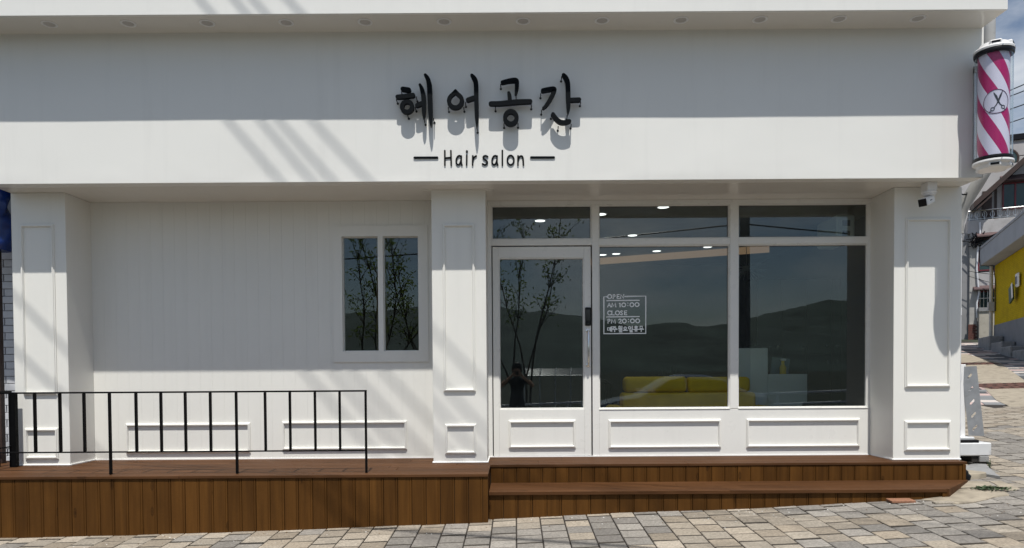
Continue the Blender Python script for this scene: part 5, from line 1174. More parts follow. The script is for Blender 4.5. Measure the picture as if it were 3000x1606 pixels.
# balcony railing
m = MB(HM); m.tube([(-1.28, -.04, 7.99), (1.8, -.04, 8.03)], .028, 8); m.build('balcony_rail', RAILM, H)
m = MB(HM); m.tube([(-1.28, -.04, 7.66), (1.8, -.04, 7.66)], .012, 6); m.build('balcony_rail', RAILM, H)
for q in range(12):
    s_ = -1.22 + q * .262
    m = MB(HM); m.tube([(s_, -.04, 7.60), (s_, -.04, 7.985)], .010, 5)
    m.tube([(s_ + .075 * cos(a * pi / 8), -.04, 7.82 + .125 * sin(a * pi / 8)) for a in range(17)], .009, 5, cap=False)
    m.build('balcony_baluster', RAILM, H)
# upper house behind with round window
U = thing('upper_house', 'pale stone building with round window rising behind the roof edge', 'house', (21, 33, 2.6))
hbox(U, 'wall', STONE, -1.6, 9, 3.2, 9, 2, 11.55)
hbox(U, 'roof_edge', DARKP, -1.75, 9.1, 3.1, 9.1, 11.56, 11.80)
for q in range(4): hbox(U, 'stone_course', STONE_L, -1.601, 9, 3.17, 3.198, 9.0 + q * .62, 9.58 + q * .62, .012)
m = MB(HM); m.tube([(.62 + .42 * cos(a * pi / 12), 3.12, 10.75 + .42 * sin(a * pi / 12)) for a in range(25)], .05, 6, cap=False); rw = m.build('round_window', BROWN, U)
m = MB(HM); m.prism([(.62 + .40 * cos(a * pi / 12), 10.75 + .40 * sin(a * pi / 12)) for a in range(24)], 'y', 3.10, 3.16); m.build('pane', HG, rw)

# brick pier, gate wall, conduit
BR = thing('brick_pier', 'small red brick pier with pink base beside the beige wall', 'pier', (18.9, 29.2, 2.4))
hbox(BR, 'core', MORTAR, -1.26, -.955, -.20, -.13, 2.6, 3.34)
hbox(BR, 'base', plain('pink_base', (.30, .17, .15), .8), -1.28, -.945, -.22, -.13, 2.2, 2.62)
for r_ in range(10):
    for c in range(2):
        s0 = -1.262 + c * .156 - (.05 if r_ % 2 else 0)
        s0, s1 = max(s0, -1.262), min(s0 + .148, -.953)
        hbox(BR, 'brick', REDB, s0, s1, -.212, -.14, 2.63 + r_ * .071, 2.692 + r_ * .071)
GW = thing('gate_wall', 'beige rendered low wall with coping below the barred window', 'wall', (19.3, 29, 2.5))
hbox(GW, 'wall', BEIGE, -.93, .6, -.5, -.2, 2.1, 3.82); hbox(GW, 'coping', CONC_G, -.96, .63, -.54, -.17, 3.821, 3.98, .01)
m = MB(HM); m.tube([(-.88, -.14, 7.5), (-.87, -.16, 7.0), (-.95, -.18, 6.4), (-.98, -.18, 5.6), (-.90, -.2, 4.6), (-.97, -.2, 4.2), (-.96, -.2, 3.6)], .035, 6)
tag(m.build('conduit', PVC, smooth=50), 'white conduit pipe running down the stone house corner', 'pipe')
m = MB(HM)
for q in range(26):
    a = rnd.random() * 6.28
    m.tube([(-1.0 + rnd.gauss(0, .16), -.25, 6.75 + rnd.gauss(0, .12)), (-1.0 + rnd.gauss(0, .18), -.28, 6.72 + rnd.gauss(0, .14)), (-1.0 + rnd.gauss(0, .2), -.25, 6.7 + rnd.gauss(0, .16))], .018, 4)
tag(m.build('cable_tangle', DARKP), 'tangle of black cables fixed on the stone house corner', 'cables')

# yellow building
YM = None
def yellow():
    m, n, b, o = newmat('yellow_painted_brick')
    v = coords(n)
    br = N(n, 'ShaderNodeTexBrick'); br.inputs['Scale'].default_value = 4.6; br.inputs['Mortar Size'].default_value = .012
    br.inputs['Color1'].default_value = (.56, .40, .006, 1); br.inputs['Color2'].default_value = (.48, .345, .005, 1); br.inputs['Mortar'].default_value = (.30, .21, .004, 1)
    rot = N(n, 'ShaderNodeMapping'); rot.inputs['Rotation'].default_value = (pi / 2, 0, 0)
    t = N(n, 'ShaderNodeTexCoord')
    sp = N(n, 'ShaderNodeSeparateXYZ'); n.links.new(t.outputs['Object'], sp.inputs[0])
    cb = N(n, 'ShaderNodeCombineXYZ'); n.links.new(sp.outputs['Y'], cb.inputs[0]); n.links.new(sp.outputs['Z'], cb.inputs[1])
    n.links.new(cb.outputs[0], br.inputs['Vector'])
    st = noise_tex(n, v, 1.3, 6, .65)
    c = mixc(n, ramp(n, st, [(.45, (0, 0, 0)), (.7, (.4, .4, .4))]), br.outputs['Color'], (.26, .18, .012))
    n.links.new(c, b.inputs['Base Color']); b.inputs['Roughness'].default_value = .8; b.inputs['Specular IOR Level'].default_value = .1
    bump(n, b, br.outputs['Fac'], -.6, .012)
    return m
YB_ = thing('yellow_building', 'yellow painted brick building with grey base and thick flat roof slab', 'building', (15.9, 23.7, 2.3))
YMx = Matrix.Translation((15.98, 23.75, 0)) @ Matrix.Rotation(-math.atan(.448), 4, 'Z')   # local -y runs towards the camera along the wall, +x into the building
def ybox(name, mat, x0, x1, y0, y1, z0, z1, b=0.0, parent=YB_):
    m = MB(); m.box(x0, x1, y0, y1, z0, z1, b)
    o = m.build(name, mat)
    o.matrix_basis = Matrix.Identity(4)
    o.parent = parent
    o.matrix_parent_inverse = Matrix.Translation(-Vector(YB_.location)) if parent is YB_ else Matrix.Identity(4)
    if parent is YB_: o.matrix_basis = YMx
    return o
ybox('brick_wall', yellow(), 0, 7, -9, 0, 2.95, 4.93)
ybox('base_wall', plain('grey_blue_base', (.165, .175, .195), .7, 0, .1, 1.6, .1, dirt=((.12, .125, .135), 1.2, .55)), -.012, 7, -9, .012, 1.5, 2.948)
ybox('roof_slab', plain('blue_grey_slab', (.34, .36, .39), .75, 0, .08, 1.5, .1, dirt=((.24, .25, .26), 1, .55)), -.42, 7.2, -9.2, .10, 4.95, 5.50, .01)
ybox('roof_lip', plain('roof_lip_paint', (.30, .315, .34), .7), -.44, 7.2, -9.2, .12, 5.502, 5.57)
m = MB(YMx); m.tube([(-.10, -.02, 4.94), (-.10, -.02, 2.36)], .055, 10); m.tube([(-.10, -.02, 2.37), (-.16, -.08, 2.26)], .058, 10); tag(m.build('drainpipe', plain('cream_pvc', (.55, .53, .48), .5), smooth=40), 'cream drainpipe on the far corner of the yellow building', 'pipe')
m = MB(YMx); m.box(-.20, -.02, -.16, .02, 3.42, 3.72, .01); tag(m.build('meter_box', PIPE), 'grey meter box on the cream drainpipe', 'box')
m = MB(YMx); m.tube([(-.46, -.2, 5.56), (-.47, -.22, 5.2), (-.44, -.2, 4.93), (-.1, -.3, 4.9), (-.03, -.32, 4.4), (-.03, -.33, 3.4)], .014, 5); tag(m.build('cable', DARKP), 'black cable draped over the roof slab of the yellow building', 'cable')
WS = thing('wall_sign', 'tilted green and white sign plate on the yellow wall', 'sign', (14.5, 20.6, 3.6))
Rw = YMx @ Matrix.Translation((-.06, -3.15, 3.72)) @ Matrix.Rotation(-.25, 4, 'X')
m = MB(Rw); m.box(-.10, -.05, -.22, .20, -.26, .20, .004); m.build('sign_board', plain('dark_green_sign', (.012, .055, .04), .4), WS)
m = MB(Rw); m.box(-.115, -.1005, -.34, -.20, -.24, .20, .004); m.build('side_plate', PLASTIC, WS)
m = MB(YMx @ Matrix.Translation((-.05, -3.55, 3.95))); m.box(-.05, .02, -.20, .12, -.1, .30, .03); m.build('white_plate', PLASTIC, WS)
m = MB(YMx @ Matrix.Translation((-.05, -3.55, 3.95)))
for yy in (-.12, -.03, .05): m.box(-.0535, -.0502, yy - .025, yy + .025, -.02, .2)
m.build('plate_mark', INK, WS)
for q, (y0, y1, h) in enumerate(((-1.6, .25, .38), (-3.2, -1.62, .30), (-4.6, -3.22, .26), (-6.2, -4.62, .26))):
    p = YMx @ Vector((-.3, (y0 + y1) / 2, 0)); z = ground_z(p.x, p.y)
    m = MB(YMx); m.box(-.42 + .04 * (q % 2), -.02, y0, y1, z - .2, z + h, .03)
    tag(m.build('kerb_stone', CONC_G), ['rough grey kerb block under the drainpipe of the yellow building', 'second rough kerb block along the grey base wall', 'third rough kerb block along the grey base wall', 'nearest rough kerb block at the right edge'][q], 'kerb', 'kerb blocks along the yellow building')

# ------------------------------------------------------------------ overhead wires
def sag(a, b, s, n=14):
    a, b = Vector(a), Vector(b)
    return [a + (b - a) * i / n - Vector((0, 0, s * 4 * (i / n) * (1 - i / n))) for i in range(n + 1)]
LD = Vector((-.05, 1, -2.33))
def shade_wire(p0, p1, back, ext, r, label):
    a, b = Vector(p0) - LD * back, Vector(p1) - LD * back
    # keep the wire level: slide the second end along the sun's ray
    b = b - LD * ((a.z - b.z) / LD.z) * -1 if False else b + LD * ((a.z - b.z) / LD.z)
    d = (b - a).normalized()
    m = MB(); m.tube([a - d * ext, a, b, b + d * ext], r, 6)
    tag(m.build('overhead_wire', DARKP), label, 'wire', 'wires crossing high above the salon front')
for p0, p1, lb in (((-2.560, 6.37, 3.769), (-2.086, 6.37, 3.212), 'first'), ((-2.269, 6.37, 3.767), (-1.803, 6.37, 3.210), 'second'), ((-2.108, 6.37, 3.766), (-1.618, 6.37, 3.209), 'third'), ((-1.811, 6.37, 3.764), (-1.293, 6.37, 3.207), 'fourth'), ((-4.716, 6.69, 2.261), (-4.340, 6.69, 1.862), 'outermost'), ((-4.716, 6.69, 1.745), (-4.325, 6.69, 1.365), 'sixth')):
    shade_wire(p0, p1, 2.7, 16, .0105, lb + ' black cable crossing high above the salon front, out of the picture')
a, b = Vector((-.303, 5.547, .204)) - LD * 2.2, Vector((.791, 5.098, .233)) - LD * 2.2
d = (b - a).normalized()
m = MB(); m.tube([a - d * 1.2, b + d * 9], .014, 6); tag(m.build('overhead_wire', DARKP), 'service wire crossing low above the pavement, out of the picture', 'wire', 'wires crossing high above the salon front')
for q, (z0, z1, yy) in enumerate(((7.075, 7.19, 14), (7.01, 7.075, 14.1), (6.765, 6.83, 14), (6.553, 6.62, 14.2))):
    m = MB(); m.tube(sag((9.0, yy, z0 - .42), (16.0, yy + 4, z1 + 3.1 - q * .2), .12), .012, 5)
    tag(m.build('overhead_wire', DARKP), ['topmost', 'second highest', 'third highest', 'lowest'][q] + ' thin black wire against the sky right of the barber pole', 'wire', 'thin wires against the sky')
for q, (p0, p1, s_, r_) in enumerate(((( -1.0, -.3, 6.72), (2.6, -1.2, 8.4), .15, .03), ((-1.0, -.3, 6.9), (1.4, -.6, 6.6), .2, .022), ((-1.3, -.3, 6.5), (-.2, -.8, 6.95), .05, .018), ((-1.3, -.4, 5.5), (1.2, -.6, 5.2), .1, .012), ((-1.3, -.4, 5.3), (1.2, -.8, 4.5), .1, .010))):
    m = MB(HM); m.tube(sag(p0, p1, s_), r_, 5)
    tag(m.build('house_wire', DARKP), ['thick black cable rising right from the tangle across the balcony', 'black cable sagging right below the balcony slab', 'short black cable left of the cable tangle', 'thin wire below the maroon window', 'thin wire slanting down to the beige wall'][q], 'wire', 'cables in front of the stone house')

# ------------------------------------------------------------------ inside the salon
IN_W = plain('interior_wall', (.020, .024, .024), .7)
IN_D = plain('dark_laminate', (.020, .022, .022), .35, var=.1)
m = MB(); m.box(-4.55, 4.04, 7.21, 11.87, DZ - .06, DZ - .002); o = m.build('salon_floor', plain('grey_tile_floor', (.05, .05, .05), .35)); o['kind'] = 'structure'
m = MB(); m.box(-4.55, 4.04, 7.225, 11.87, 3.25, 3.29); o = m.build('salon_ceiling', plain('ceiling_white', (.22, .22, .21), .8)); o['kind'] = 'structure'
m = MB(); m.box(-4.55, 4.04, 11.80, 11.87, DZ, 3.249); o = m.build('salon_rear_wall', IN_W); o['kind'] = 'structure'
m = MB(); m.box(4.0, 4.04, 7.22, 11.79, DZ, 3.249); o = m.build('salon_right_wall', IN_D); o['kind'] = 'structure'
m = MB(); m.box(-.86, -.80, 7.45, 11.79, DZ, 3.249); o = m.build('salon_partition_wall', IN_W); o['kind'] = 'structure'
LAMP = emit('ceiling_lamp', (1, .98, .95), 2.6)
lp = None
for q, (x, y) in enumerate(((.296, 8.263), (.96, 7.945), (1.587, 7.619), (.874, 9.494), (1.517, 9.186), (.119, 11.266), (.758, 10.99), (1.315, 10.693), (1.508, 10.609), (2.068, 10.392), (2.724, 10.078))):
    if lp is None:
        t = thing('ceiling_light', '', 'ceiling light', (0, 0, 0), 'lit downlights in the salon ceiling')
        m = MB(); m.lathe([(.075, 0), (.075, -.004), (.060, -.005)], (0, 0, 0), 20); m.build('trim_ring', PLASTIC, t)
        m = MB(); m.lathe([(.060, -.0055), (.057, -.0065)], (0, 0, 0), 20); m.build('lamp_disc', LAMP, t); lp = t
        ld = bpy.data.lights.new('lamp_light', 'SPOT'); ld.energy = 6.5; ld.spot_size = radians(130); ld.spot_blend = 1.0; ld.shadow_soft_size = .04; ld.color = (1, .97, .92)
        lo = bpy.data.objects.new('lamp_light', ld); COL.objects.link(lo); lo.location = (0, 0, -.012); lo.parent = t
    else: t = dup(lp)
    t.location = (x, y, 3.2495)
    t['label'] = 'lit round ceiling light seen through the glass, ' + ['in the transom above the door', 'at the left edge of the middle transom', 'near the top of the middle transom', 'just above the transom bar over the door', 'low in the middle transom', 'at the left inside the door pane', 'at the right top of the door pane', 'leftmost in the middle large pane', 'second in the middle large pane', 'third in the middle large pane', 'rightmost in the middle large pane'][q]
m = MB(); a, b = Vector((-.3, 11.74, 3.10)), Vector((3.55, 9.98, 3.10))
d = (b - a).normalized(); nn_ = Vector((d.y, -d.x, 0)); 
m.prism([(a.x, a.y), (b.x, b.y), (b.x - nn_.x * .12, b.y - nn_.y * .12), (a.x - nn_.x * .12, a.y - nn_.y * .12)], 'z', 3.165, 3.248)
cv = m.build('cove_light', emit('cove_glow', (1, .62, .36), .22)); tag(cv, 'warm glowing cove strip along the salon ceiling', 'light strip')

SOF = thing('sofa', 'mustard yellow two-seat sofa inside behind the middle pane', 'sofa', (1.95, 7.9, DZ))
YEL = plain('mustard_fabric', (.80, .55, .010), .7, 0, .12, 6, .2, 120)
def cushion(x0, x1, y0, y1, z0, z1, r, name):
    m = MB(); bm = bmesh.new(); bmesh.ops.create_cube(bm, size=1)
    for v in bm.verts: v.co = Vector(((x0 + x1) / 2 + v.co.x * (x1 - x0), (y0 + y1) / 2 + v.co.y * (y1 - y0), (z0 + z1) / 2 + v.co.z * (z1 - z0)))
    bmesh.ops.bevel(bm, geom=list(bm.edges), offset=r, segments=4, affect='EDGES', profile=.5)
    m.bm(bm); return m.build(name, YEL, SOF, smooth=60)
cushion(1.225, 1.935, 7.98, 8.18, 1.262, 1.437, .05, 'headrest'); cushion(1.94, 2.645, 7.98, 8.18, 1.255, 1.43, .05, 'headrest')
cushion(1.195, 2.70, 7.96, 8.20, .85, 1.258, .04, 'backrest'); cushion(1.195, 2.70, 7.42, 7.955, .80, 1.02, .05, 'seat')
cushion(1.02, 1.19, 7.42, 8.15, .75, 1.12, .05, 'armrest'); cushion(2.705, 2.80, 7.42, 8.15, .75, 1.11, .03, 'armrest')
RC = thing('reception_counter', 'white two-level reception counter inside behind the right pane', 'counter', (2.95, 8.4, DZ))
CW = plain('counter_white', (.70, .75, .75), .4, var=.02)
m = MB(); m.box(2.575, 2.915, 8.21, 8.62, DZ, 1.757, .004); m.build('tall_section', CW, RC)
m = MB(); m.box(2.917, 3.37, 8.21, 8.62, DZ, 1.455, .004); m.build('low_section', CW, RC)
SC = thing('storage_cabinet', 'dark tall storage cabinet with round knobs behind the counter', 'cabinet', (3.6, 8.8, DZ))
for (xa, xb, kx, split) in ((2.96, 3.26, 3.20, False), (3.26, 3.56, 3.49, False), (3.56, 3.865, 3.80, True), (3.865, 3.99, 3.92, True)):
    for (za, zb_, kz) in (((1.70, 2.60, 1.79), (.70, 1.695, 1.60)) if split else ((.70, 2.60, 1.785),)):
        m = MB(); m.box(xa + .003, xb - .003, 8.70, 8.72, za, zb_, .002); dd_ = m.build('door', IN_D, SC)
        m = MB(); m.lathe([(.010, 0), (.017, -.018), (.015, -.026)], (kx, 8.699, kz), 12, 'y'); m.build('knob', CHROME, dd_, smooth=50)
m = MB(); m.box(2.95, 3.995, 8.721, 9.1, .66, 2.62); m.build('carcass', DARKP, SC)
PL = thing('potted_agave', 'dark spiky plant standing behind the yellow sofa', 'plant', (1.80, 8.5, DZ))
LEAFD = plain('agave_leaf', (.02, .035, .02), .5, 0, .3, 20)
m = MB(); m.lathe([(.12, DZ), (.16, DZ + .5), (.15, DZ + .5), (.14, DZ + .45)], (1.82, 8.5, 0), 18); m.build('pot', DARKP, PL, smooth=40)
for q in range(13):
    a = q * 2.4; L = rnd.uniform(.30, .46); tilt = rnd.uniform(.1, .75)
    d2 = Vector((cos(a) * sin(tilt), sin(a) * sin(tilt), cos(tilt))); w2 = Vector((-sin(a), cos(a), 0)) * .032
    p = Vector((1.82, 8.5, 1.15))
    up2 = Vector((cos(a) * .01, sin(a) * .01, .008))
    m = MB(); m.add([p - w2 * .6, p + w2 * .6, p + d2 * L * .5 + w2, p + d2 * L * .5 - w2, p + d2 * L, p + d2 * L * .5 + up2 * 1.5], [(0, 1, 2, 5), (0, 5, 3), (3, 5, 4), (5, 2, 4)]); m.build('leaf', LEAFD, PL)
SCH = thing('salon_chair', 'black salon chair with tube armrest inside left of the sofa', 'chair', (.90, 8.2, DZ))
m = MB(); m.box(.72, 1.12, 8.6, 9.0, 1.02, 1.12, .03); m.build('seat', DARKP, SCH); m = MB(); m.box(.70, .80, 8.6, 9.0, 1.10, 1.62, .03); m.build('backrest', DARKP, SCH)
for yy in (8.58, 9.02):
    m = MB(); m.tube([(.82, yy, 1.06), (.84, yy, 1.34), (1.08, yy, 1.385), (1.15, yy, 1.34), (1.16, yy, 1.05)], .02, 8); m.build('armrest', DARKP, SCH, smooth=40)
m = MB(); m.lathe([(.25, DZ + .001), (.25, DZ + .02), (.04, DZ + .05), (.04, 1.02)], (.93, 8.8, 0), 18); m.build('pedestal', CHROME, SCH, smooth=40)
BS = thing('stool', 'black round stool just inside the right pane', 'stool', (3.27, 7.75, DZ))
m = MB(); m.lathe([(.02, 1.075), (.165, 1.075), (.178, 1.09), (.178, 1.13), (.165, 1.145), (.02, 1.148)], (3.33, 7.78, 0), 28); m.build('seat', DARKP, BS, smooth=50)
m = MB(); m.lathe([(.03, DZ + .05), (.03, 1.075)], (3.33, 7.78, 0), 14); m.lathe([(.18, DZ), (.18, DZ + .02), (.03, DZ + .05)], (3.33, 7.78, 0), 20); m.build('pedestal', CHROME, BS, smooth=40)
AC = thing('air_conditioner', 'white air conditioner hung high behind the right transom pane', 'air conditioner', (3.45, 7.9, 2.9))
m = MB(); m.box(3.36, 3.555, 7.45, 7.95, 2.84, 3.12, .02); m.build('casing', CW, AC)
m = MB(); m.box(3.42, 3.50, 7.446, 7.4495, 3.00, 3.06); m.box(3.42, 3.50, 7.446, 7.4495, 2.90, 2.95); m.build('louvre', DARKP, AC)
BT = thing('spray_bottle', 'yellow labelled spray bottle on the low counter', 'bottle', (3.14, 8.35, 1.455))
m = MB(); m.lathe([(.038, 1.456), (.038, 1.535), (.018, 1.57), (.018, 1.61)], (3.14, 8.35, 0), 16); m.build('bottle_body', YEL, BT, smooth=40)
m = MB(); m.box(3.115, 3.175, 8.335, 8.365, 1.611, 1.635, .004); m.build('trigger', PLASTIC, BT)
m = MB(Matrix.Translation((2.965, 8.36, 1.456)) @ Matrix.Rotation(.12, 4, 'Y')); m.box(-.02, .03, 0, .04, 0, .32, .004); tag(m.build('payment_terminal', DARKP), 'thin black device standing against the tall counter section', 'device')
m = MB(Matrix.Translation((3.04, 8.45, 1.60)) @ Matrix.Rotation(.12, 4, 'Y')); m.box(0, .22, 0, .02, -.14, .06, .004); tag(m.build('tablet_stand', plain('blue_grey_plastic', (.20, .26, .28), .4)), 'pale tablet tilted on the low counter', 'tablet')
m = MB(); m.box(2.70, 2.87, 8.27, 8.42, 1.758, 1.79, .006); m.tube([(2.79, 8.34, 1.785), (2.79, 8.34, 1.87)], .005, 6); tag(m.build('router', DARKP), 'black router with aerial on the tall counter section', 'router')
m = MB(); m.box(-1.62, -1.50, 8.3, 8.42, DZ, 3.249, .004); tag(m.build('timber_post', plain('pine_post', (.34, .19, .07), .5)), 'warm timber post inside behind the left casement window', 'post')
m = MB(); m.box(-1.12, -.96, 8.4, 8.7, 1.70, 2.05, .01); m.box(-1.25, -.9, 8.3, 8.8, 1.64, 1.699, .005); tag(m.build('shelf_box', plain('dark_blue_box', (.03, .06, .09), .5)), 'dark blue box on a shelf inside the casement window', 'box')
m = MB()
for k in range(22):
    a = 2 * pi * k / 22
    for tl in (-.5, -.15, .2):
        L = .22 + .05 * rnd.random()
        p = Vector((3.02, 9.3, 2.83)); q2 = p + Vector((cos(a) * cos(tl), sin(a) * cos(tl), sin(tl))) * L
        m.tube([p, q2], [.004, .002], 4)
m.tube([(3.02, 9.3, 2.83), (3.02, 9.3, 3.249)], .004, 5); m.lathe([(.05, -.03), (.05, .03)], (3.02, 9.3, 2.83), 10)
tag(m.build('pendant_lamp', plain('pale_metal', (.5, .5, .48), .4)), 'spiky pendant lamp hanging behind the right pane', 'lamp')
m = MB(); m.prism([(1.16 + .30 * cos(pi * k / 12) if False else 1.0 + .36 * cos(pi * k / 12), 2.15 + .36 * sin(pi * k / 12)) for k in range(13)] + [(.64, 1.55), (.80, 1.30), (1.0, 1.24), (1.2, 1.30), (1.36, 1.55)], 'y', 11.70, 11.79)
tag(m.build('wall_mirror', plain('mirror_panel', (.12, .13, .13), .15)), 'arched mirror panel on the rear salon wall', 'mirror')

# ------------------------------------------------------------------ across the street, seen mirrored in the glass
def hill_h(x, y):
    d = -y
    env = max(0, min(1, (d - 240) / 260)) 
    v = .76 + .20 * noise.noise(Vector((x * .0062, y * .001, 1.7))) + .15 * noise.noise(Vector((x * .019, y * .009, 4))) + .06 * noise.noise(Vector((x * .05, y * .03, 2))) + .035 * noise.noise(Vector((x * .13, y * .1, 2)))
    far_ = max(0, min(1, (d - 700) / 300)) * (26 + 60 * (noise.noise(Vector((x * .003, 5, 8))) + .3))
    return -4 + env * (60 * v) * (1 - .25 * max(0, min(1, (x - 60) / 160))) + far_
m = MB()
xs = lin(-1300, 1300, 260); ys = [-240 - 22 * k for k in range(46)]
V = [(x, y, hill_h(x, y)) for y in ys for x in xs]; nx = len(xs)
m.add(V, [(j * nx + i, j * nx + i + 1, (j + 1) * nx + i + 1, (j + 1) * nx + i) for j in range(len(ys) - 1) for i in range(nx - 1)])
o = m.build('hills', plain('forest_hill', (.045, .064, .054), .95, 0, .4, .03), smooth=80); o['kind'] = 'structure'
BARK = plain('tree_bark', (.10, .075, .055), .9, 0, .3, 20, .3)
LEAF = plain('tree_leaf', (.10, .125, .04), .6, 0, .45, 2)
_n = LEAF.node_tree
_b = _n.nodes['Principled BSDF']; _o = _n.nodes['Material Output']
_t = N(_n, 'ShaderNodeBsdfTranslucent'); _t.inputs['Color'].default_value = (.16, .22, .05, 1)
_m = N(_n, 'ShaderNodeMixShader'); _m.inputs[0].default_value = .5
_n.links.new(_b.outputs[0], _m.inputs[1]); _n.links.new(_t.outputs[0], _m.inputs[2]); _n.links.new(_m.outputs[0], _o.inputs['Surface'])
def tree(x, y, h, seed, label):
    r = random.Random(seed)
    z0 = ground_z(x, y)
    t = thing('street_tree', label, 'tree', (x, y, z0), 'slender trees across the street')
    tr = MB(); lf = MB()
    for k in range(5):
        p = Vector((x + r.uniform(-.12, .12), y + r.uniform(-.12, .12), z0 - .05)); d = Vector((r.uniform(-.22, .22), r.uniform(-.2, .2), 1)).normalized()
        pts = [p]; n_ = 9
        for q in range(n_):
            d = (d + Vector((r.uniform(-.2, .2), r.uniform(-.2, .2), .06))).normalized(); p = p + d * h / n_ * r.uniform(.85, 1.1); pts.append(p)
            if q > 3:
                for b in range(3):
                    e = (d + Vector((r.uniform(-1, 1), r.uniform(-1, 1), r.uniform(-.1, .5)))).normalized(); q2 = p + e * r.uniform(.4, .9)
                    tr.tube([p, (p + q2) / 2 + Vector((0, 0, .05)), q2], [.012, .008, .004], 4, cap=False)
                    for l in range(13):
                        c = p + (q2 - p) * r.uniform(.35, 1.1) + Vector((r.gauss(0, .1), r.gauss(0, .1), r.gauss(0, .08))); u = Vector((r.gauss(0, 1), r.gauss(0, 1), r.gauss(0, 1))).normalized(); w = u.orthogonal().normalized() * .026; u = u * .06
                        lf.add([c - u, c + w, c + u, c - w], [(0, 1, 2, 3)])
        tr.tube(pts, [.028 * (1 - .85 * q / n_) + .006 for q in range(n_ + 1)], 6)
    tr.build('trunk', BARK, t, smooth=60); c = lf.build('crown', LEAF, t); c['kind'] = 'stuff'
tree(.15, -5.4, 6.0, 3, 'slender many-stemmed tree mirrored in the door glass'); tree(-4.0, -5.2, 5.4, 5, 'slender tree mirrored in the casement window'); tree(-1.9, -5.6, 5.6, 8, 'slender tree across the street between the two mirrored ones')
UP = thing('utility_pole', 'tall concrete utility pole mirrored in the right pane', 'utility pole', (7.0, -7.4, -.5))
m = MB(); m.tube([(7.0, -7.4, -.6), (7.0, -7.4, 9.5)], [.19, .13], 14); m.build('shaft', CONC_G, UP, smooth=50)
m = MB(); m.box(6.0, 8.0, -7.45, -7.35, 8.6, 8.7); m.build('crossarm', GREYM, UP)
for q, (z0, z1, y) in enumerate(((6.2, 7.0, -7.4), (6.0, 6.75, -7.3), (7.6, 8.2, -7.2), (5.3, 6.0, -7.6))):
    m = MB(); m.tube(sag((-26, y - 1, z0 - .2 * q), (7.0, y, z1), .5, 20), .022, 5); m.tube(sag((7.0, y, z1), (34, y - 2, z1 - .1), .6, 16), .022, 5)
    tag(m.build('street_wire', DARKP), ['upper', 'second', 'topmost', 'lowest'][q] + ' street wire strung from the mirrored utility pole', 'wire', 'wires across the street')
GR = thing('guard_rail', 'white guard rail along the far side of the street', 'guard rail', (2, -4.95, -.2))
for q in range(13):
    x = -10 + q * 1.9
    m = MB(); m.tube([(x, -4.95, ground_z(x, -4.95) - .1), (x, -4.95, ground_z(x, -4.95) + .85)], .04, 8); m.build('rail_post', PLASTIC, GR)
m = MB()
for h in (.5, .8): m.tube([(x, -4.93, ground_z(x, -4.93) + h) for x in lin(-10, 13, 12)], .035, 8)
m.build('rail_beam', PLASTIC, GR)

GS = thing('glazed_shelter', 'low white framed glazed roof across the street mirrored in the door', 'shelter', (1.4, -10, -.4))
for q in range(5):
    x = .3 + q * .52
    m = MB(); m.tube([(x, -9.7, 1.36), (x + .06, -10.1, 1.62)], .022, 6); m.tube([(x, -9.7, 1.36), (x, -9.7, -.5)], .02, 6); m.build('post', PLASTIC, GS)
    if q < 4:
        m = MB(); m.add([(x + .03, -9.7, 1.37), (x + .49, -9.7, 1.37), (x + .55, -10.1, 1.61), (x + .09, -10.1, 1.61), (x + .03, -9.7, 1.36), (x + .49, -9.7, 1.36), (x + .55, -10.1, 1.60), (x + .09, -10.1, 1.60)], [(0, 1, 2, 3), (7, 6, 5, 4), (0, 4, 5, 1), (1, 5, 6, 2), (2, 6, 7, 3), (3, 7, 4, 0)]); m.build('roof_pane', plain('pale_glazing', (.10, .12, .13), .1), GS)
m = MB(); m.tube([(.3, -9.7, 1.36), (2.4, -9.7, 1.37)], .02, 6); m.build('eave_bar', PLASTIC, GS)

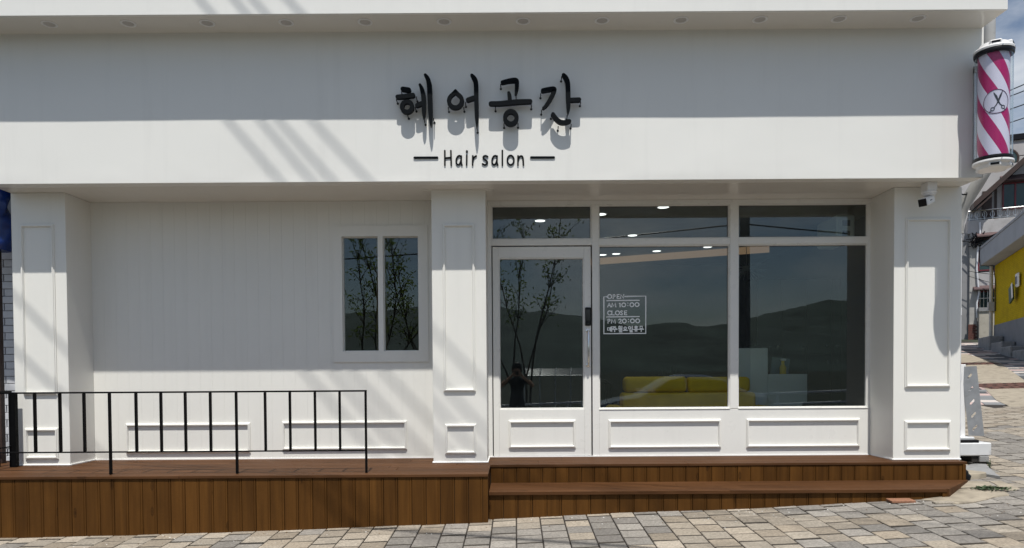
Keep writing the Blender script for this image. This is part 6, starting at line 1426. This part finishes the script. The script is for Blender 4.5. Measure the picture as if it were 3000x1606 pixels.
# parked car (mirrored in the middle pane)
def car(x0, y0, L=4.4, Wd=1.72):
    z0 = ground_z(x0 + L / 2, y0) 
    t = thing('parked_car', 'silver parked saloon car mirrored in the middle pane', 'car', (x0 + L / 2, y0, z0))
    prof = [(0, .36, .30), (.03, .55, .60), (.18, .68, .78), (.75, .80, .88), (1.28, .88, .93), (1.95, 1.30, .70), (2.35, 1.39, .68), (2.85, 1.38, .68), (3.35, 1.27, .70), (3.85, .98, .90), (4.25, .92, .86), (4.38, .70, .78), (4.4, .45, .66)]
    m = MB(); V, F = [], []
    hw = Wd / 2
    for (x, zt, wf_) in prof:
        zw = min(zt, .86 + .02 * x / L)
        for s_ in (-1, 1):
            pass
        sec = [(-hw * .90, .24), (-hw, .42), (-hw, .62), (-hw * .97, zw - .02 if zw > .66 else max(.64, zw - .02)), (-hw * wf_ * .98, max(zt - .05, .66) if zt > .9 else zt - .015), (-hw * wf_ * .72, zt), (hw * wf_ * .72, zt), (hw * wf_ * .98, max(zt - .05, .66) if zt > .9 else zt - .015), (hw * .97, zw - .02 if zw > .66 else max(.64, zw - .02)), (hw, .62), (hw, .42), (hw * .90, .24)]
        V += [(x0 + x, y0 + b, z0 + c) for b, c in sec]
    k = 12
    for i in range(len(prof) - 1):
        F += [(i * k + q, i * k + (q + 1) % k, (i + 1) * k + (q + 1) % k, (i + 1) * k + q) for q in range(k)]
    F += [tuple(range(k)), tuple(range(len(prof) * k - 1, (len(prof) - 1) * k - 1, -1))]
    m.add(V, F)
    SIL = plain('silver_paint', (.50, .50, .49), .18, .75, .03)
    m.build('body', SIL, t, smooth=35)
    for s_ in (-1, 1):
        yy = y0 + s_ * (hw * .86); y2 = y0 + s_ * (hw * .72)
        m = MB(); m.add([(x0 + 1.48, yy + s_ * .055, z0 + .93), (x0 + 2.34, yy + s_ * .055, z0 + .95), (x0 + 2.34, y2 + s_ * .01, z0 + 1.30), (x0 + 2.02, y2 + s_ * .015, z0 + 1.27), (x0 + 2.40, yy + s_ * .055, z0 + .95), (x0 + 3.55, yy + s_ * .055, z0 + .98), (x0 + 3.25, y2 + s_ * .02, z0 + 1.24), (x0 + 2.40, y2 + s_ * .01, z0 + 1.30)], [(0, 1, 2, 3), (4, 5, 6, 7)]); m.build('side_window', HG, t)
        m = MB(); m.box(x0 + 1.42, x0 + 1.58, y0 + s_ * (hw + .02), y0 + s_ * (hw + .16), z0 + .92, z0 + 1.03, .03); m.build('wing_mirror', SIL, t)
        for xx in (.82, 3.52):
            m = MB(); m.lathe([(.20, -.09), (.31, -.09), (.325, -.05), (.325, .05), (.31, .09), (.20, .09)], (x0 + xx, y0 + s_ * (hw - .085), z0 + .325), 24, 'y'); w = m.build('wheel', DARKP, t, smooth=40)
            m = MB(); m.lathe([(.02, -.10), (.20, -.097), (.20, .097), (.02, .10)], (x0 + xx, y0 + s_ * (hw - .085), z0 + .325), 20, 'y'); m.build('rim', GREYM, w, smooth=40)
        m = MB(); m.box(x0 + .02, x0 + .20, y0 + s_ * .5, y0 + s_ * .78, z0 + .58, z0 + .67, .02); m.build('headlight', CHROME, t)
        m = MB(); m.box(x0 + 4.30, x0 + 4.41, y0 + s_ * .5, y0 + s_ * .76, z0 + .66, z0 + .78, .02); m.build('tail_light', MAROON, t)
car(1.7, -3.3)

# ------------------------------------------------------------------ the photographer, mirrored in the door
def person():
    x, y = .03, -.33
    z = ground_z(x, y)
    t = thing('person', 'person in dark clothes raising a phone with both hands, mirrored in the door glass', 'person', (x, y, z))
    J = dict(pel=(0, 0, .92), waist=(0, 0, 1.05), chest=(0, .0, 1.26), neck=(0, .01, 1.42), head0=(0, .02, 1.49), head1=(0, .03, 1.60),
             shl=(-.18, 0, 1.36), ell=(-.34, .10, 1.22), wrl=(-.10, .24, 1.44), hal=(-.075, .27, 1.48),
             shr=(.18, 0, 1.36), elr=(.34, .10, 1.22), wrr=(.10, .24, 1.44), har=(.075, .27, 1.48),
             hpl=(-.09, 0, .90), knl=(-.11, .03, .50), anl=(-.12, -.01, .09), tol=(-.13, .13, .03),
             hpr=(.09, 0, .90), knr=(.11, .02, .50), anr=(.12, -.02, .09), tor=(.13, .12, .03))
    R_ = dict(pel=.15, waist=.13, chest=.15, neck=.055, head0=.085, head1=.095, shl=.065, ell=.042, wrl=.028, hal=.03, shr=.065, elr=.042, wrr=.028, har=.03, hpl=.09, knl=.06, anl=.04, tol=.035, hpr=.09, knr=.06, anr=.04, tor=.035)
    E_ = [('pel', 'waist'), ('waist', 'chest'), ('chest', 'neck'), ('neck', 'head0'), ('head0', 'head1'), ('chest', 'shl'), ('shl', 'ell'), ('ell', 'wrl'), ('wrl', 'hal'), ('chest', 'shr'), ('shr', 'elr'), ('elr', 'wrr'), ('wrr', 'har'),
          ('pel', 'hpl'), ('hpl', 'knl'), ('knl', 'anl'), ('anl', 'tol'), ('pel', 'hpr'), ('hpr', 'knr'), ('knr', 'anr'), ('anr', 'tor')]
    nm = list(J)
    fing = []
    for s_, ha in ((-1, 'hal'), (1, 'har')):
        hx, hy, hz = J[ha]
        for q in range(5):
            n1, n2 = f'{ha}f{q}', f'{ha}g{q}'
            if q == 4: J[n1] = (hx + s_ * .005, hy - .035, hz + .005); J[n2] = (hx - s_ * .025, hy - .045, hz + .012)
            else: J[n1] = (hx - s_ * .006, hy + .026, hz + .030 - .020 * q); J[n2] = (hx - s_ * .046, hy + .030, hz + .034 - .020 * q - .004)
            R_[n1] = .010; R_[n2] = .008; E_ += [(ha, n1), (n1, n2)]
    nm = list(J)
    me = bpy.data.meshes.new('body')
    me.from_pydata([J[k] for k in nm], [(nm.index(a), nm.index(b)) for a, b in E_], [])
    o = bpy.data.objects.new('body', me); COL.objects.link(o); o.location = (x, y, z); o.parent = t; o.matrix_parent_inverse = Matrix.Translation(t.location).inverted()
    sk = o.modifiers.new('skin', 'SKIN'); sk.use_smooth_shade = True
    for i, k in enumerate(nm):
        me.skin_vertices[0].data[i].radius = (R_[k], R_[k] * (.72 if k in ('pel', 'waist', 'chest') else 1)); me.skin_vertices[0].data[i].use_root = (k == 'pel')
    ss = o.modifiers.new('sub', 'SUBSURF'); ss.levels = 1; ss.render_levels = 2
    mt, n, b, out = newmat('person_skin_and_clothes')
    tcx = N(n, 'ShaderNodeTexCoord'); sp = N(n, 'ShaderNodeSeparateXYZ'); n.links.new(tcx.outputs['Object'], sp.inputs[0])
    ab = N(n, 'ShaderNodeMath', operation='ABSOLUTE'); n.links.new(sp.outputs['X'], ab.inputs[0])
    zc = ramp(n, sp.outputs['Z'], [(0, (.015, .015, .018)), (.06, (.03, .03, .04)), (.92, (.025, .025, .03)), (.93, (.02, .02, .022))])
    am = N(n, 'ShaderNodeMath', operation='GREATER_THAN'); am.inputs[1].default_value = .255; n.links.new(ab.outputs[0], am.inputs[0])
    ym = N(n, 'ShaderNodeMath', operation='GREATER_THAN'); ym.inputs[1].default_value = .125; n.links.new(sp.outputs['Y'], ym.inputs[0])
    zm = N(n, 'ShaderNodeMath', operation='GREATER_THAN'); zm.inputs[1].default_value = 1.0; n.links.new(sp.outputs['Z'], zm.inputs[0])
    yz = N(n, 'ShaderNodeMath', operation='MULTIPLY'); n.links.new(ym.outputs[0], yz.inputs[0]); n.links.new(zm.outputs[0], yz.inputs[1])
    hm = N(n, 'ShaderNodeMath', operation='GREATER_THAN'); hm.inputs[1].default_value = 1.43; n.links.new(sp.outputs['Z'], hm.inputs[0])
    mxa = N(n, 'ShaderNodeMath', operation='MAXIMUM'); n.links.new(am.outputs[0], mxa.inputs[0]); n.links.new(yz.outputs[0], mxa.inputs[1])
    mxb = N(n, 'ShaderNodeMath', operation='MAXIMUM'); n.links.new(mxa.outputs[0], mxb.inputs[0]); n.links.new(hm.outputs[0], mxb.inputs[1])
    n.links.new(mixc(n, mxb.outputs[0], zc, (.52, .32, .22)), b.inputs['Base Color']); b.inputs['Roughness'].default_value = .7
    me.materials.append(mt)
    hr = MB(Matrix.Translation((x, y - .005, z + 1.60))); hr.lathe([(.06, -.16), (.098, -.10), (.108, -.02), (.098, .06), (.06, .105), (.01, .12)], (0, 0, 0), 20)
    hr.v = [v if v.y < .045 else Vector((v.x, .045 + (v.y - .045) * .4, max(v.z, .035))) for v in hr.v]
    hr.build('hair', plain('black_hair', (.012, .010, .009), .5), t, smooth=60)
    fa = MB(Matrix.Translation((x, y + .10, z + 1.56)))
    for s_ in (-1, 1):
        fa.lathe([(.004, -.004), (.012, 0), (.004, .006)], (s_ * .032, .020, .012), 10, 'y')
        fa.box(s_ * .104 - .008, s_ * .104 + .008, -.085, -.06, -.03, .03, .006)
    fa.prism([(.018, .03), (.045, -.02), (.018, -.028)], 'x', -.011, .011); fa.box(-.024, .024, .010, .022, -.062, -.050, .004)
    fa.build('face_features', plain('face_skin', (.36, .20, .14), .6), t)
    ph = MB(); ph.box(x - .076, x + .076, y + .262, y + .271, z + 1.452, z + 1.527, .004)
    tag(ph.build('phone', DARKP), 'black phone held up sideways by the mirrored person', 'phone')
person()
print('objects', len(S.objects), 'pavers in view', len(vis), 'slabs', len(tiles))
